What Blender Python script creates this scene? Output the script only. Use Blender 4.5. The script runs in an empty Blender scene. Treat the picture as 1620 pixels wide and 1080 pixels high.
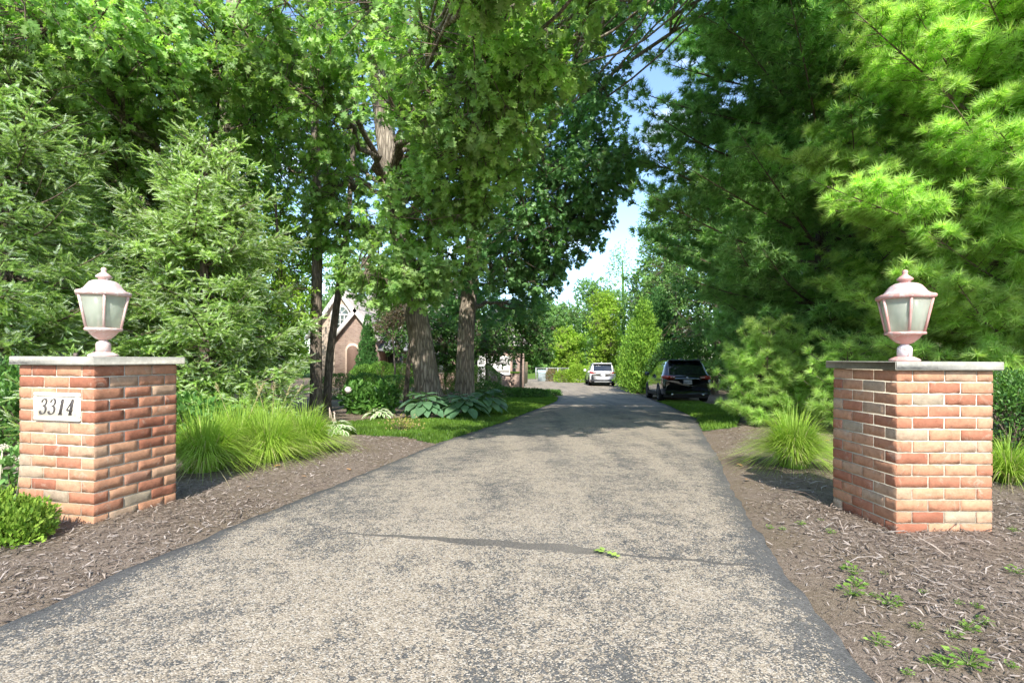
import bpy, math, random
import numpy as np
from mathutils import Vector, Matrix
R = math.radians
rng = np.random.default_rng(7)
random.seed(7)
sc = bpy.context.scene
COL = sc.collection

# ---------------------------------------------------------------- camera
CZ = 1.0                                    # height of the lens above the drive
cam_d = bpy.data.cameras.new("camera"); cam = bpy.data.objects.new("camera", cam_d); COL.objects.link(cam)
cam_d.sensor_width = 36.0; cam_d.lens = 17.78; cam_d.shift_y = 0.0167
cam_d.clip_start = 0.05; cam_d.clip_end = 3000
cam.location = (0, 0, CZ)
cam.rotation_euler = (Matrix.Rotation(R(-0.33), 3, 'Y') @ Matrix.Rotation(R(90), 3, 'X')).to_euler()
sc.camera = cam

# ---------------------------------------------------------------- light and exposure
SUN_EL, SUN_AZ = 42.0, 3.0                  # elevation; degrees to the right of straight behind the camera
sd = Vector((math.sin(R(SUN_AZ))*math.cos(R(SUN_EL)), -math.cos(R(SUN_AZ))*math.cos(R(SUN_EL)), math.sin(R(SUN_EL))))
sun_d = bpy.data.lights.new("sun", 'SUN'); sun_d.energy = 3.4; sun_d.angle = R(0.55); sun_d.color = (1.0, 0.95, 0.87)
sun = bpy.data.objects.new("sun", sun_d); COL.objects.link(sun)
sun.rotation_euler = sd.to_track_quat('Z', 'Y').to_euler()
w = bpy.data.worlds.new("World"); sc.world = w; w.use_nodes = True
nt = w.node_tree; nt.nodes.clear()
wo = nt.nodes.new('ShaderNodeOutputWorld'); bg = nt.nodes.new('ShaderNodeBackground')
sky = nt.nodes.new('ShaderNodeTexSky'); sky.sky_type = 'NISHITA'; sky.sun_disc = False
sky.sun_elevation = R(SUN_EL); sky.sun_rotation = R(180-SUN_AZ); sky.air_density = 1.0; sky.dust_density = 0.6; sky.ozone_density = 3.0
# thin summer cloud drifting over the blue
tc = nt.nodes.new('ShaderNodeTexCoord'); mp = nt.nodes.new('ShaderNodeMapping'); mp.inputs['Scale'].default_value = (1.2, 1.2, 3.2)
nz = nt.nodes.new('ShaderNodeTexNoise'); nz.inputs['Scale'].default_value = 2.3; nz.inputs['Detail'].default_value = 7; nz.inputs['Roughness'].default_value = .6
cr = nt.nodes.new('ShaderNodeValToRGB'); cr.color_ramp.elements[0].position = .54; cr.color_ramp.elements[1].position = .80
mx = nt.nodes.new('ShaderNodeMixRGB'); mx.inputs['Color2'].default_value = (7.5, 7.8, 8.4, 1)
nt.links.new(tc.outputs['Generated'], mp.inputs['Vector']); nt.links.new(mp.outputs[0], nz.inputs['Vector'])
nt.links.new(nz.outputs['Fac'], cr.inputs[0]); nt.links.new(cr.outputs[0], mx.inputs['Fac'])
nt.links.new(sky.outputs[0], mx.inputs['Color1']); nt.links.new(mx.outputs[0], bg.inputs[0]); nt.links.new(bg.outputs[0], wo.inputs[0])
bg.inputs[1].default_value = 0.15
sc.view_settings.view_transform = 'Standard'; sc.view_settings.look = 'None'
sc.view_settings.exposure = 1.42; sc.view_settings.gamma = 1; sc.view_settings.use_curve_mapping = False
sc.cycles.max_bounces = 8; sc.cycles.transparent_max_bounces = 12; sc.cycles.diffuse_bounces = 5
sc.cycles.transmission_bounces = 6; sc.cycles.glossy_bounces = 3

# ---------------------------------------------------------------- helpers: ids
def tag(o, label=None, cat=None, group=None, kind=None):
    if label: o['label'] = label
    if cat: o['category'] = cat
    if group: o['group'] = group
    if kind: o['kind'] = kind
    return o
def empty(name, loc, rz=0, label=None, cat=None, group=None):
    o = bpy.data.objects.new(name, None); COL.objects.link(o); o.empty_display_size = .2
    o.location = loc; o.rotation_euler = (0, 0, rz)
    return tag(o, label, cat, group)
def copy_tree(root, loc, rz=0, scale=1, label=None, group=None):
    def cp(o, par):
        c = o.copy(); COL.objects.link(c); c.parent = par
        for ch in [q for q in COL.objects if q.parent == o]: cp(ch, c)
        return c
    r = cp(root, None); r.location = loc; r.rotation_euler = (0, 0, rz)
    r.scale = (scale,)*3 if not hasattr(scale, '__len__') else scale
    if label: r['label'] = label
    if group: r['group'] = group
    return r

# ---------------------------------------------------------------- helpers: terrain
KY = [-50, 3.0, 6, 21, 30, 38, 55, 100, 2000]
KZ = [0.0, 0.0, -.10, -.73, -.90, -1.0, -1.15, -1.3, -1.3]
def gz(y): return np.interp(y, KY, KZ)
LE = np.array([(-3,-1.75),(0,-1.86),(1.0,-1.88),(1.83,-1.85),(2.34,-1.78),(3.1,-1.59),(4.8,-1.27),(6.9,-.90),(10.1,-.13),(14,.62),(17,1.22),(20,1.78),(22.7,2.1),(25,2.0),(28,1.6),(31,.6),(34,-.2),(40,-.4),(46,0),(52,2)])
RE = np.array([(-3,.9),(0,1.0),(1.57,1.13),(1.93,1.18),(2.58,1.33),(3.2,1.5),(4.2,1.80),(5.5,2.25),(6.84,2.66),(9,3.35),(11.3,4.1),(14.5,4.75),(17.4,5.35),(22.5,6.2),(28,6.9),(37,8.3),(44,9.0),(52,9)])
def xL(y): return np.interp(y, LE[:,0], LE[:,1])
def xR(y): return np.interp(y, RE[:,0], RE[:,1])
def vnoise(x, y, s, seed=0):
    x = np.asarray(x, float)*s+seed*17.3; y = np.asarray(y, float)*s+seed*9.1
    return (np.sin(x*1.0+1.7*np.sin(y*.9+seed))+np.sin(y*1.3+1.3*np.sin(x*1.1))+.5*np.sin(2.3*x-1.9*y+seed)+.35*np.sin(3.9*y+2.7*x))/2.85
def H(x, y):                                # height of bare ground
    x = np.asarray(x, float); y = np.asarray(y, float)
    d = np.maximum(xL(y)-x, x-xR(y))        # distance outside the drive
    off = np.clip(d/0.5, 0, 1)
    near = y < 52
    bump = .02*vnoise(x, y, 2.1)+.008*vnoise(x, y, 7.3, 3)+.02
    return gz(y)+np.where(near, off*bump-.035*(1-np.clip((d+.12)/.12, 0, 1)), bump)
def hy(px): return 567+(px-810)*.00576
def P(px, py, Z):                           # the world point seen at a photo pixel at depth Z (design-time measuring)
    return np.array([(px-810)/800*Z, Z, CZ-(py-hy(px))/800*Z])
def GP(px, py):
    lo, hi = .8, 400
    for _ in range(50):
        m = (lo+hi)/2
        if CZ-(py-hy(px))/800*m > gz(m): lo = m
        else: hi = m
    return (px-810)/800*lo, lo

# ---------------------------------------------------------------- helpers: mesh soup
def nrm(a): return a/np.maximum(np.linalg.norm(a, axis=-1, keepdims=True), 1e-9)
class Soup:
    def __init__(s): s.V=[]; s.F={}; s.A=[]; s.B=[]; s.n=0
    def add(s, V, F, a=0.5, b=0.0):
        V = np.asarray(V, float).reshape(-1, 3); k = len(V)
        s.V.append(V); s.A.append(np.broadcast_to(np.asarray(a, float), (k,))); s.B.append(np.broadcast_to(np.asarray(b, float), (k,)))
        if isinstance(F, np.ndarray): s.F.setdefault(F.shape[1], []).append(F+s.n)
        else:
            for f in F: s.F.setdefault(len(f), []).append(np.array([f])+s.n)
        s.n += k
        return s
    def place(s, T, pos, X, N, sc, a=None, tb=None):
        """copies of template T=(verts, faces) with x-axis X, normal N"""
        TV, TF = T; n = len(pos)
        if n == 0: return s
        X = nrm(X); Y = nrm(np.cross(N, X)); Z = np.cross(X, Y)
        B = np.stack([X, Y, Z], 1)                                     # n,3,3
        sc = np.broadcast_to(np.asarray(sc, float), (n,))
        V = np.einsum('kj,nji->nki', TV, B)*sc[:, None, None]+pos[:, None]
        F = (TF[None]+(np.arange(n)*len(TV))[:, None, None]).reshape(-1, TF.shape[1])
        a = rng.random(n) if a is None else np.broadcast_to(a, (n,))
        b = 0.0 if tb is None else np.tile(tb, n)
        return s.add(V, F, np.repeat(a, len(TV)), b)
    def box(s, lo, hi, a=.5):
        x0,y0,z0 = lo; x1,y1,z1 = hi
        V = [(x0,y0,z0),(x1,y0,z0),(x1,y1,z0),(x0,y1,z0),(x0,y0,z1),(x1,y0,z1),(x1,y1,z1),(x0,y1,z1)]
        return s.add(V, np.array([(0,3,2,1),(4,5,6,7),(0,1,5,4),(1,2,6,5),(2,3,7,6),(3,0,4,7)]), a)
    def bbox(s, lo, hi, bev=.004, a=.5):            # box with chamfered edges
        lo = np.array(lo, float); hi = np.array(hi, float); c = (lo+hi)/2; h = (hi-lo)/2
        V = []; idx = {}
        for sx in (-1,1):
            for sy in (-1,1):
                for sz in (-1,1):
                    for ax in range(3):
                        p = np.array([sx*h[0], sy*h[1], sz*h[2]]); q = p.copy()
                        for j in range(3):
                            if j != ax: q[j] -= (sx,sy,sz)[j]*bev
                        idx[(sx,sy,sz,ax)] = len(V); V.append(c+q)
        F = []
        for ax in range(3):
            o = [j for j in range(3) if j != ax]
            for sg in (-1,1):
                f = []
                for u, v in ((-1,-1),(1,-1),(1,1),(-1,1)):
                    k = [0,0,0]; k[ax]=sg; k[o[0]]=u; k[o[1]]=v; f.append(idx[(*k, ax)])
                if (sg > 0) != (ax != 1): f = f[::-1]
                F.append(f)
        for ax in range(3):                         # edge chamfers along axis ax
            o = [j for j in range(3) if j != ax]
            for u in (-1,1):
                for v in (-1,1):
                    k0=[0,0,0]; k1=[0,0,0]; k0[ax]=-1; k1[ax]=1
                    for k in (k0,k1): k[o[0]]=u; k[o[1]]=v
                    F.append([idx[(*k0,o[0])], idx[(*k1,o[0])], idx[(*k1,o[1])], idx[(*k0,o[1])]])
        s.add(V, F, a)
        T = []
        base = s.n-len(V)
        for sx in (-1,1):
            for sy in (-1,1):
                for sz in (-1,1): T.append([idx[(sx,sy,sz,0)]+base, idx[(sx,sy,sz,1)]+base, idx[(sx,sy,sz,2)]+base])
        s.F.setdefault(3, []).append(np.array(T))
        return s
    def tube(s, pts, rad, sides=8, a=.5, cap=True, rough=0, vary=False):
        pts = np.array(pts, float); k = len(pts); rad = np.broadcast_to(np.asarray(rad, float), (k,))
        T = nrm(np.gradient(pts, axis=0)); ref = np.array([0,0,1.]) if abs(T[0][2]) < .9 else np.array([1.,0,0])
        V = []
        U = nrm(np.cross(T[0], ref))
        for i in range(k):
            U = nrm(U-T[i]*np.dot(U, T[i])); W = np.cross(T[i], U)
            an = np.arange(sides)/sides*2*math.pi
            r = rad[i]*(1+(rough*(np.sin(an*3+i*.31)+.6*np.sin(an*5-i*.17)+.5*np.sin(an*8+i*.5)) if rough else 0))
            V.append(pts[i]+np.outer(np.cos(an)*r, U)+np.outer(np.sin(an)*r, W))
        i, j = np.meshgrid(np.arange(k-1), np.arange(sides), indexing='ij')
        F = np.stack([i*sides+j, i*sides+(j+1)%sides, (i+1)*sides+(j+1)%sides, (i+1)*sides+j], -1).reshape(-1, 4)
        s.add(np.concatenate(V), F, a)
        if cap:
            b = s.n-k*sides
            s.F.setdefault(sides, []).append(np.array([[b+q for q in range(sides)][::-1], [b+(k-1)*sides+q for q in range(sides)]]))
        return s
    def sticks(s, P0, P1, r0, r1, a=.5):
        n = len(P0)
        if n == 0: return s
        D = nrm(P1-P0); ref = np.where(np.abs(D[:, 2:3]) < .9, [[0,0,1.]], [[1.,0,0]]); U = nrm(np.cross(D, ref)); W = np.cross(D, U)
        r0 = np.broadcast_to(np.asarray(r0, float), (n,))[:, None]; r1 = np.broadcast_to(np.asarray(r1, float), (n,))[:, None]
        V = np.zeros((n, 6, 3))
        for q in range(3):
            c, d = math.cos(q*2.0944), math.sin(q*2.0944)
            V[:, q] = P0+(U*c+W*d)*r0; V[:, q+3] = P1+(U*c+W*d)*r1
        F = np.array([(0,1,4,3),(1,2,5,4),(2,0,3,5)])[None]+(np.arange(n)*6)[:, None, None]
        return s.add(V, F.reshape(-1, 4), a)
    def lathe(s, prof, sides=24, c=(0,0,0), rot=0, a=.5):
        prof = np.array(prof, float); k = len(prof); an = np.arange(sides)/sides*2*math.pi+rot
        V = np.stack([prof[:,0][:,None]*np.cos(an)+c[0], prof[:,0][:,None]*np.sin(an)+c[1], np.repeat(prof[:,1][:,None], sides, 1)+c[2]], -1)
        i, j = np.meshgrid(np.arange(k-1), np.arange(sides), indexing='ij')
        F = np.stack([i*sides+j, i*sides+(j+1)%sides, (i+1)*sides+(j+1)%sides, (i+1)*sides+j], -1).reshape(-1, 4)
        s.add(V, F, a); b = s.n-k*sides
        s.F.setdefault(sides, []).append(np.array([[b+q for q in range(sides)][::-1], [b+(k-1)*sides+q for q in range(sides)]]))
        return s
    def xform(s, M):
        M = np.array(M)
        s.V = [v@M[:3,:3].T+M[:3,3] for v in s.V]; return s
    def build(s, name, mat, parent=None, smooth=False, loc=None, weld=False):
        V = np.concatenate(s.V).astype(np.float32); me = bpy.data.meshes.new(name)
        ks = sorted(s.F); Fs = [np.concatenate(s.F[k]) for k in ks]
        loops = np.concatenate([f.ravel() for f in Fs]).astype(np.int32)
        tot = np.concatenate([np.full(len(f), k, np.int32) for f, k in zip(Fs, ks)])
        st = np.concatenate([[0], np.cumsum(tot)[:-1]]).astype(np.int32)
        me.vertices.add(len(V)); me.vertices.foreach_set('co', V.ravel())
        me.loops.add(len(loops)); me.loops.foreach_set('vertex_index', loops)
        me.polygons.add(len(tot)); me.polygons.foreach_set('loop_start', st); me.polygons.foreach_set('loop_total', tot)
        if smooth: me.polygons.foreach_set('use_smooth', np.ones(len(tot), bool))
        at = me.attributes.new('rnd', 'FLOAT', 'POINT'); at.data.foreach_set('value', np.concatenate(s.A).astype(np.float32))
        at = me.attributes.new('edg', 'FLOAT', 'POINT'); at.data.foreach_set('value', np.concatenate(s.B).astype(np.float32))
        me.update(calc_edges=True)
        if mat: me.materials.append(mat)
        o = bpy.data.objects.new(name, me); COL.objects.link(o)
        if parent: o.parent = parent
        if loc is not None: o.location = loc
        return o

# ---------------------------------------------------------------- helpers: materials
class NT:
    def __init__(s, name):
        s.m = bpy.data.materials.new(name); s.m.use_nodes = True; s.t = s.m.node_tree; s.t.nodes.clear()
        s.out = s.n('ShaderNodeOutputMaterial')
    def n(s, typ, **k):
        q = s.t.nodes.new(typ)
        for a, b in k.items(): setattr(q, a, b)
        return q
    def l(s, a, b): s.t.links.new(a, b)
    def attr(s, nm): return s.n('ShaderNodeAttribute', attribute_name=nm).outputs['Fac']
    def pos(s): return s.n('ShaderNodeTexCoord').outputs['Object']
    def noise(s, scale, det=4, rough=.5, vec=None, dist=0):
        q = s.n('ShaderNodeTexNoise'); q.inputs['Scale'].default_value = scale; q.inputs['Detail'].default_value = det
        q.inputs['Roughness'].default_value = rough; q.inputs['Distortion'].default_value = dist
        s.l(vec if vec is not None else s.pos(), q.inputs['Vector']); return q.outputs['Fac']
    def ramp(s, fac, stops, interp='LINEAR'):
        q = s.n('ShaderNodeValToRGB'); e = q.color_ramp.elements; q.color_ramp.interpolation = interp
        while len(e) > 1: e.remove(e[-1])
        for i, (p, c) in enumerate(stops):
            if not hasattr(c, '__len__'): c = (c, c, c)
            el = e[0] if i == 0 else e.new(p)
            el.position = p; el.color = (*c, 1)
        s.l(fac, q.inputs[0]); return q.outputs[0]
    def mix(s, fac, a, b, mode='MIX'):
        q = s.n('ShaderNodeMixRGB', blend_type=mode)
        for v, i in ((fac, 0), (a, 1), (b, 2)):
            if hasattr(v, 'links') or hasattr(v, 'is_output'): s.l(v, q.inputs[i])
            elif hasattr(v, '__len__'): q.inputs[i].default_value = (*v, 1)
            else: q.inputs[i].default_value = v if i == 0 else (v, v, v, 1)
        return q.outputs[0]
    def math(s, op, a, b=0.0, c=None):
        q = s.n('ShaderNodeMath', operation=op)
        for v, i in ((a, 0), (b, 1), (c, 2)):
            if v is None: continue
            if hasattr(v, 'is_output'): s.l(v, q.inputs[i])
            else: q.inputs[i].default_value = v
        return q.outputs[0]
    def bump(s, h, strength=.5, dist=.01, nrm_in=None):
        q = s.n('ShaderNodeBump'); q.inputs['Strength'].default_value = strength; q.inputs['Distance'].default_value = dist
        s.l(h, q.inputs['Height'])
        if nrm_in is not None: s.l(nrm_in, q.inputs['Normal'])
        return q.outputs[0]
    def bsdf(s, col, rough=.7, spec=.5, metal=0, normal=None, coat=0, out=True):
        q = s.n('ShaderNodeBsdfPrincipled')
        if hasattr(col, 'is_output'): s.l(col, q.inputs['Base Color'])
        else: q.inputs['Base Color'].default_value = (*col, 1)
        if hasattr(rough, 'is_output'): s.l(rough, q.inputs['Roughness'])
        else: q.inputs['Roughness'].default_value = rough
        q.inputs['Specular IOR Level'].default_value = spec; q.inputs['Metallic'].default_value = metal
        q.inputs['Coat Weight'].default_value = coat
        if normal is not None: s.l(normal, q.inputs['Normal'])
        if out: s.l(q.outputs[0], s.out.inputs[0])
        return q.outputs[0]
def simple(name, col, rough=.6, spec=.4, metal=0, coat=0, var=.12, scale=8):
    t = NT(name); c = t.mix(1.0, col, t.ramp(t.noise(scale, 5, .6), [(.3, 1-var), (.7, 1+var)]), 'MULTIPLY')
    t.bsdf(c, rough, spec, metal, coat=coat); return t.m
def foliage(name, c0, c1, trans=.35, rough=.5, spec=.35, tcol=None, clump=1.0, edge=None, tip=None):
    """leaf colour drifts from c0 to c1 leaf by leaf, with a slower drift through the crown"""
    t = NT(name)
    c = t.ramp(t.attr('rnd'), [(0, c0), (1, c1)] if tip is None else [(0, c0), (.77, c1), (.86, tip), (1, tip)])
    c = t.mix(1.0, c, t.ramp(t.noise(clump, 3, .6), [(.32, .68), (.68, 1.3)]), 'MULTIPLY')
    if edge is not None: c = t.mix(t.ramp(t.attr('edg'), [(.45, 0.), (.62, 1.)]), c, edge)
    b = t.bsdf(c, rough, spec, out=False)
    tr = t.n('ShaderNodeBsdfTranslucent'); t.l(t.mix(1.0, c, tcol or (1.7, 1.75, .85), 'MULTIPLY'), tr.inputs[0])
    m = t.n('ShaderNodeMixShader'); m.inputs[0].default_value = trans
    t.l(b, m.inputs[1]); t.l(tr.outputs[0], m.inputs[2]); t.l(m.outputs[0], t.out.inputs[0])
    return t.m

def bark_mat(name, c0, c1, scale=1.0, bstr=.9):
    t = NT(name); mp = t.n('ShaderNodeMapping'); mp.inputs['Scale'].default_value = (14*scale, 14*scale, 2.6*scale); t.l(t.pos(), mp.inputs[0])
    v = t.n('ShaderNodeTexVoronoi', feature='DISTANCE_TO_EDGE'); v.inputs['Scale'].default_value = 1.0
    wv = t.mix(.35, mp.outputs[0], t.noise(1.3, 4, .6, mp.outputs[0]), 'ADD'); t.l(wv, v.inputs['Vector'])
    h = t.ramp(v.outputs[0], [(0, 0.), (.28, 1.)]); n = t.noise(2.0, 6, .65, mp.outputs[0])
    hh = t.mix(.35, h, n)
    c = t.mix(hh, c0, c1); c = t.mix(1.0, c, t.ramp(t.noise(1.6, 4), [(.3, .7), (.7, 1.25)]), 'MULTIPLY')
    t.bsdf(c, .95, .15, normal=t.bump(hh, bstr, .035)); return t.m

# leaf templates ------------------------------------------------------------
def tri_template(tris):
    V = np.array([p for t in tris for p in t], float); return V, np.arange(len(V)).reshape(-1, 3)
def T_oak():
    tr = []
    for sg in (1, -1):
        def p(x, y): return (x, sg*y, .10*abs(y)-.18*x*x+.0)
        tr += [(p(.05,0), p(.2,.27), p(.40,0)), (p(.12,0), p(.34,.20), p(.36,0)), (p(.32,0), p(.52,.42), p(.66,0)), (p(.40,0), p(.66,.30), p(.64,0)), (p(.6,0), p(.86,.26), p(.84,0))]
    tr += [((.7,.06,-.08),(.7,-.06,-.08),(1.05,0,-.2))]
    return tri_template(tr)
def T_ovate(w=.28, curl=.15):
    f = lambda x, y: (x, y, .25*abs(y)-curl*x*x)
    return tri_template([(f(0,0),f(.4,w),f(.55,0)),(f(.55,0),f(.4,w),f(1,0)),(f(0,0),f(.55,0),f(.4,-w)),(f(.55,0),f(1,0),f(.4,-w))])
def T_simple(w=.3):
    V = np.array([(0,0,0),(.45,w,.06),(1,0,-.08),(.45,-w,.06)]); return V, np.array([(0,1,2,3)])
def T_tuft(n=26, spread=70, wd=.035, seed=1, back=.25, up=0):
    r = np.random.default_rng(seed); tr = []
    for i in range(n):
        an = r.random()*6.283; th = R(8+(spread-8)*math.sqrt(r.random())); L = .75+.3*r.random(); x0 = -back*r.random()
        d = np.array([math.cos(th), math.sin(th)*math.cos(an), math.sin(th)*math.sin(an)+up])
        q = np.cross(d, r.normal(size=3)); q /= np.linalg.norm(q); o = np.array([x0,0,0])
        tr.append((o+q*wd, o-q*wd, o+d*L+np.array([0,0,-.05*L])))
    return tri_template(tr)
def T_shoot(n=34, seed=1, nl=.20, wd=.022):
    r = np.random.default_rng(seed); tr = []
    for i in range(n):
        x0 = (i+.5)/n; an = i*2.4+r.random(); th = R(38+20*r.random()) if x0 < .85 else R(20)
        d = np.array([math.cos(th), math.sin(th)*math.cos(an), math.sin(th)*math.sin(an)])
        t_ = np.array([0, -math.sin(an), math.cos(an)]); o = np.array([x0*.9,0,0])
        tr.append((o+t_*wd, o-t_*wd, o+d*nl*(1-.35*x0)))
    tr += [((0,.02,0),(0,-.02,0),(.95,0,0)),((0,0,.02),(0,0,-.02),(.95,0,0))]
    return tri_template(tr)

# ================================================================ SETTING
# ground ---------------------------------------------------------------------
def ground():
    xs = np.unique(np.concatenate([np.arange(-9, 12.01, .12), np.arange(-40, 40, 1.0), np.linspace(-700, 700, 36)]))
    ys = np.unique(np.concatenate([np.arange(-4, 12, .12), np.arange(12, 60, .5), np.array([-60,-30,-12,-7]), np.linspace(60, 1500, 30)]))
    X, Y = np.meshgrid(xs, ys); Z = H(X, Y)
    s = Soup(); nx = len(xs); i, j = np.meshgrid(np.arange(len(ys)-1), np.arange(nx-1), indexing='ij')
    b = i*nx+j; s.add(np.stack([X, Y, Z], -1).reshape(-1, 3), np.stack([b, b+1, b+nx+1, b+nx], -1).reshape(-1, 4))
    t = NT('soil'); p = t.pos()
    n1 = t.noise(45, 6, .7, p, 1.2); n2 = t.noise(1.1, 4, .6); n3 = t.noise(160, 3, .6)
    c = t.ramp(n1, [(.30, (.07,.053,.043)), (.5, (.19,.148,.112)), (.72, (.295,.24,.19))])
    c = t.mix(t.ramp(n2, [(.45, 0.), (.62, .55)]), c, (.15,.115,.07))
    c = t.mix(t.ramp(n3, [(.60, 0.), (.70, .5)]), c, (.42,.36,.30))
    # strip of bare silt with a film of moss along the drive edge
    sx = t.n('ShaderNodeSeparateXYZ'); t.l(p, sx.inputs[0])
    far = t.ramp(t.math('MULTIPLY', sx.outputs[1], .01), [(.50, 0.), (.56, 1.)])
    c = t.mix(far, c, t.ramp(t.noise(.8, 5), [(.35, (.07,.13,.02)), (.65, (.12,.2,.035))]))
    t.bsdf(c, .95, .1, normal=t.bump(t.mix(.5, n1, n3), .8, .02))
    o = s.build('ground', t.m, smooth=True); tag(o, kind='structure')
ground()

# asphalt drive ----------------------------------------------------------------
def driveway():
    ys = np.unique(np.concatenate([np.arange(-3, 8, .06), np.arange(8, 20, .2), np.arange(20, 52.01, .5)])); nc = 30
    s = Soup(); V = []; E = []
    wl = .018*vnoise(ys, ys*0+1, 9)+.012*vnoise(ys, ys*0, 25, 2); wr = .022*vnoise(ys, ys*0+5, 8)+.012*vnoise(ys, ys*0, 23, 4)
    for k, y in enumerate(ys):
        a, b = xL(y)+wl[k], xR(y)+wr[k]; u = np.linspace(0, 1, nc)
        x = a+(b-a)*u; z = gz(y)+.012+.035*np.sin(u*math.pi)**.6*np.minimum(1, (b-a)/3)+.004*vnoise(x, x*0+y, 3)
        ed = np.minimum(x-a, b-x)
        V.append(np.concatenate([[(a-.02, y, gz(y)-.06)], np.stack([x, x*0+y, z], -1), [(b+.02, y, gz(y)-.06)]])); E.append(np.concatenate([[0], ed, [0]]))
    nc += 2; i, j = np.meshgrid(np.arange(len(ys)-1), np.arange(nc-1), indexing='ij'); b = i*nc+j
    s.add(np.concatenate(V), np.stack([b, b+1, b+nc+1, b+nc], -1).reshape(-1, 4), .5, np.concatenate(E))
    t = NT('asphalt'); p = t.pos(); sx = t.n('ShaderNodeSeparateXYZ'); t.l(p, sx.inputs[0])
    v = t.n('ShaderNodeTexVoronoi', feature='F1'); v.inputs['Scale'].default_value = 170; t.l(p, v.inputs['Vector'])
    v2 = t.n('ShaderNodeTexVoronoi', feature='F1'); v2.inputs['Scale'].default_value = 75; t.l(p, v2.inputs['Vector'])
    sep = t.n('ShaderNodeSeparateColor'); t.l(v.outputs['Color'], sep.inputs[0])
    sep2 = t.n('ShaderNodeSeparateColor'); t.l(v2.outputs['Color'], sep2.inputs[0])
    stone = t.ramp(sep.outputs[0], [(0, (.165,.135,.10)), (.35, (.275,.228,.166)), (.7, (.375,.315,.235)), (.94, (.42,.38,.315)), (1, (.15,.12,.10))], 'LINEAR')
    # how much of the black binder is still there
    wear = t.math('ADD', t.math('MULTIPLY', t.noise(1.5, 5, .65, p, .6), .62), t.math('MULTIPLY', t.noise(11, 4, .6), .60))
    mp = t.n('ShaderNodeMapping'); mp.inputs['Scale'].default_value = (2.4, .25, 1); t.l(p, mp.inputs[0])
    track = t.noise(1.0, 3, .5, mp.outputs[0])
    wear = t.math('ADD', wear, t.math('MULTIPLY', t.math('SUBTRACT', track, .5), .5))
    binder = t.ramp(t.math('SUBTRACT', 1.13, wear), [(.42, 0.), (.74, 1.)])
    edge = t.ramp(t.math('ADD', t.attr('edg'), t.math('MULTIPLY', t.math('SUBTRACT', t.noise(5, 5, .7), .5), .34)), [(.02, 1.), (.07, .5), (.20, .12), (.42, 0.)])
    thr = t.math('ADD', t.math('MULTIPLY', binder, .62), t.math('MULTIPLY', edge, .78))
    thr = t.math('ADD', thr, t.math('MULTIPLY', t.math('SUBTRACT', v.outputs['Distance'], .35), .45))
    mask = t.math('GREATER_THAN', t.math('ADD', t.math('MULTIPLY', sep.outputs[1], .62), t.math('MULTIPLY', sep2.outputs[1], .38)), t.math('ADD', thr, .09))
    dark = t.ramp(t.noise(60, 4, .7), [(.3, (.05,.05,.047)), (.7, (.13,.125,.115))])
    c = t.mix(mask, dark, stone)
    c = t.mix(t.ramp(t.noise(38, 5, .75, p, .8), [(.60, 0.), (.64, .85)]), c, (.055,.052,.048))
    # the seam of the apron: a dark strip running across, fading out to the right
    ln = t.math('ADD', t.math('MULTIPLY', sx.outputs[0], -.19), 2.60)
    wob = t.math('MULTIPLY', t.math('SUBTRACT', t.noise(3.5, 4), .5), .16)
    dd = t.math('ABSOLUTE', t.math('SUBTRACT', t.math('ADD', sx.outputs[1], wob), ln))
    wd = t.ramp(t.math('ADD', t.math('MULTIPLY', sx.outputs[0], .3), .5), [(.22, .004), (.32, .022), (.46, .055), (.60, .050), (.66, .016), (.9, .008)])
    seam = t.math('LESS_THAN', dd, wd)
    c = t.mix(t.math('MULTIPLY', seam, .85), c, t.ramp(t.noise(200, 2), [(.3, (.04,.038,.034)), (.7, (.13,.12,.105))]))
    # dusty silt washed to the right of the seam
    c = t.mix(t.ramp(t.noise(.55, 3, .5), [(.52, 0.), (.75, .35)]), c, (.31,.27,.215))
    hgt = t.math('ADD', t.math('MULTIPLY', mask, .6), t.math('SUBTRACT', 1.0, v.outputs['Distance']))
    t.bsdf(c, .88, .25, normal=t.bump(hgt, .55, .006))
    tag(s.build('driveway', t.m, smooth=True), kind='structure')
driveway()

# lawn sheets ---------------------------------------------------------------------
def poly_sheet(name, poly, mat, lift, kind='structure', step=.35):
    """terrain-following sheet over a polygon: grid cells whose centre falls inside"""
    poly = np.array(poly)
    lo, hi = poly.min(0), poly.max(0); xs = np.arange(lo[0], hi[0]+step, step); ys = np.arange(lo[1], hi[1]+step, step)
    X, Y = np.meshgrid(xs, ys); ins = inside(X+step/2, Y+step/2, poly)[:-1, :-1]
    nx = len(xs); i, j = np.where(ins); b = i*nx+j
    s = Soup(); s.add(np.stack([X, Y, np.maximum(H(X, Y), gz(Y)+.005)+lift], -1).reshape(-1, 3), np.stack([b, b+1, b+nx+1, b+nx], -1))
    return tag(s.build(name, mat, smooth=True), kind=kind)
def inside(x, y, poly):
    x = np.asarray(x); y = np.asarray(y); r = np.zeros(x.shape, bool); n = len(poly)
    for i in range(n):
        x0, y0 = poly[i]; x1, y1 = poly[(i+1) % n]
        c = ((y0 > y) != (y1 > y)) & (x < (x1-x0)*(y-y0)/((y1-y0) or 1e-9)+x0)
        r ^= c
    return r
t = NT('turf'); t.bsdf(t.ramp(t.noise(30, 5, .7), [(.3, (.03,.07,.012)), (.7, (.08,.15,.025))]), .9, .1); M_turf = t.m
ledge = [(xL(y)-.03, y) for y in np.arange(6.6, 24.5, .4)]
lawn_poly = ledge+[(.9, 24.2), (-.4, 21.5), (-1.4, 17.8), (-1.2, 14.2), (-1.0, 12.3), (-1.6, 10.6), (-3.2, 9.6), (-4.3, 9.2), (-3.6, 8.2), (-2.6, 7.6), (-1.5, 7.2)]
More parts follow.
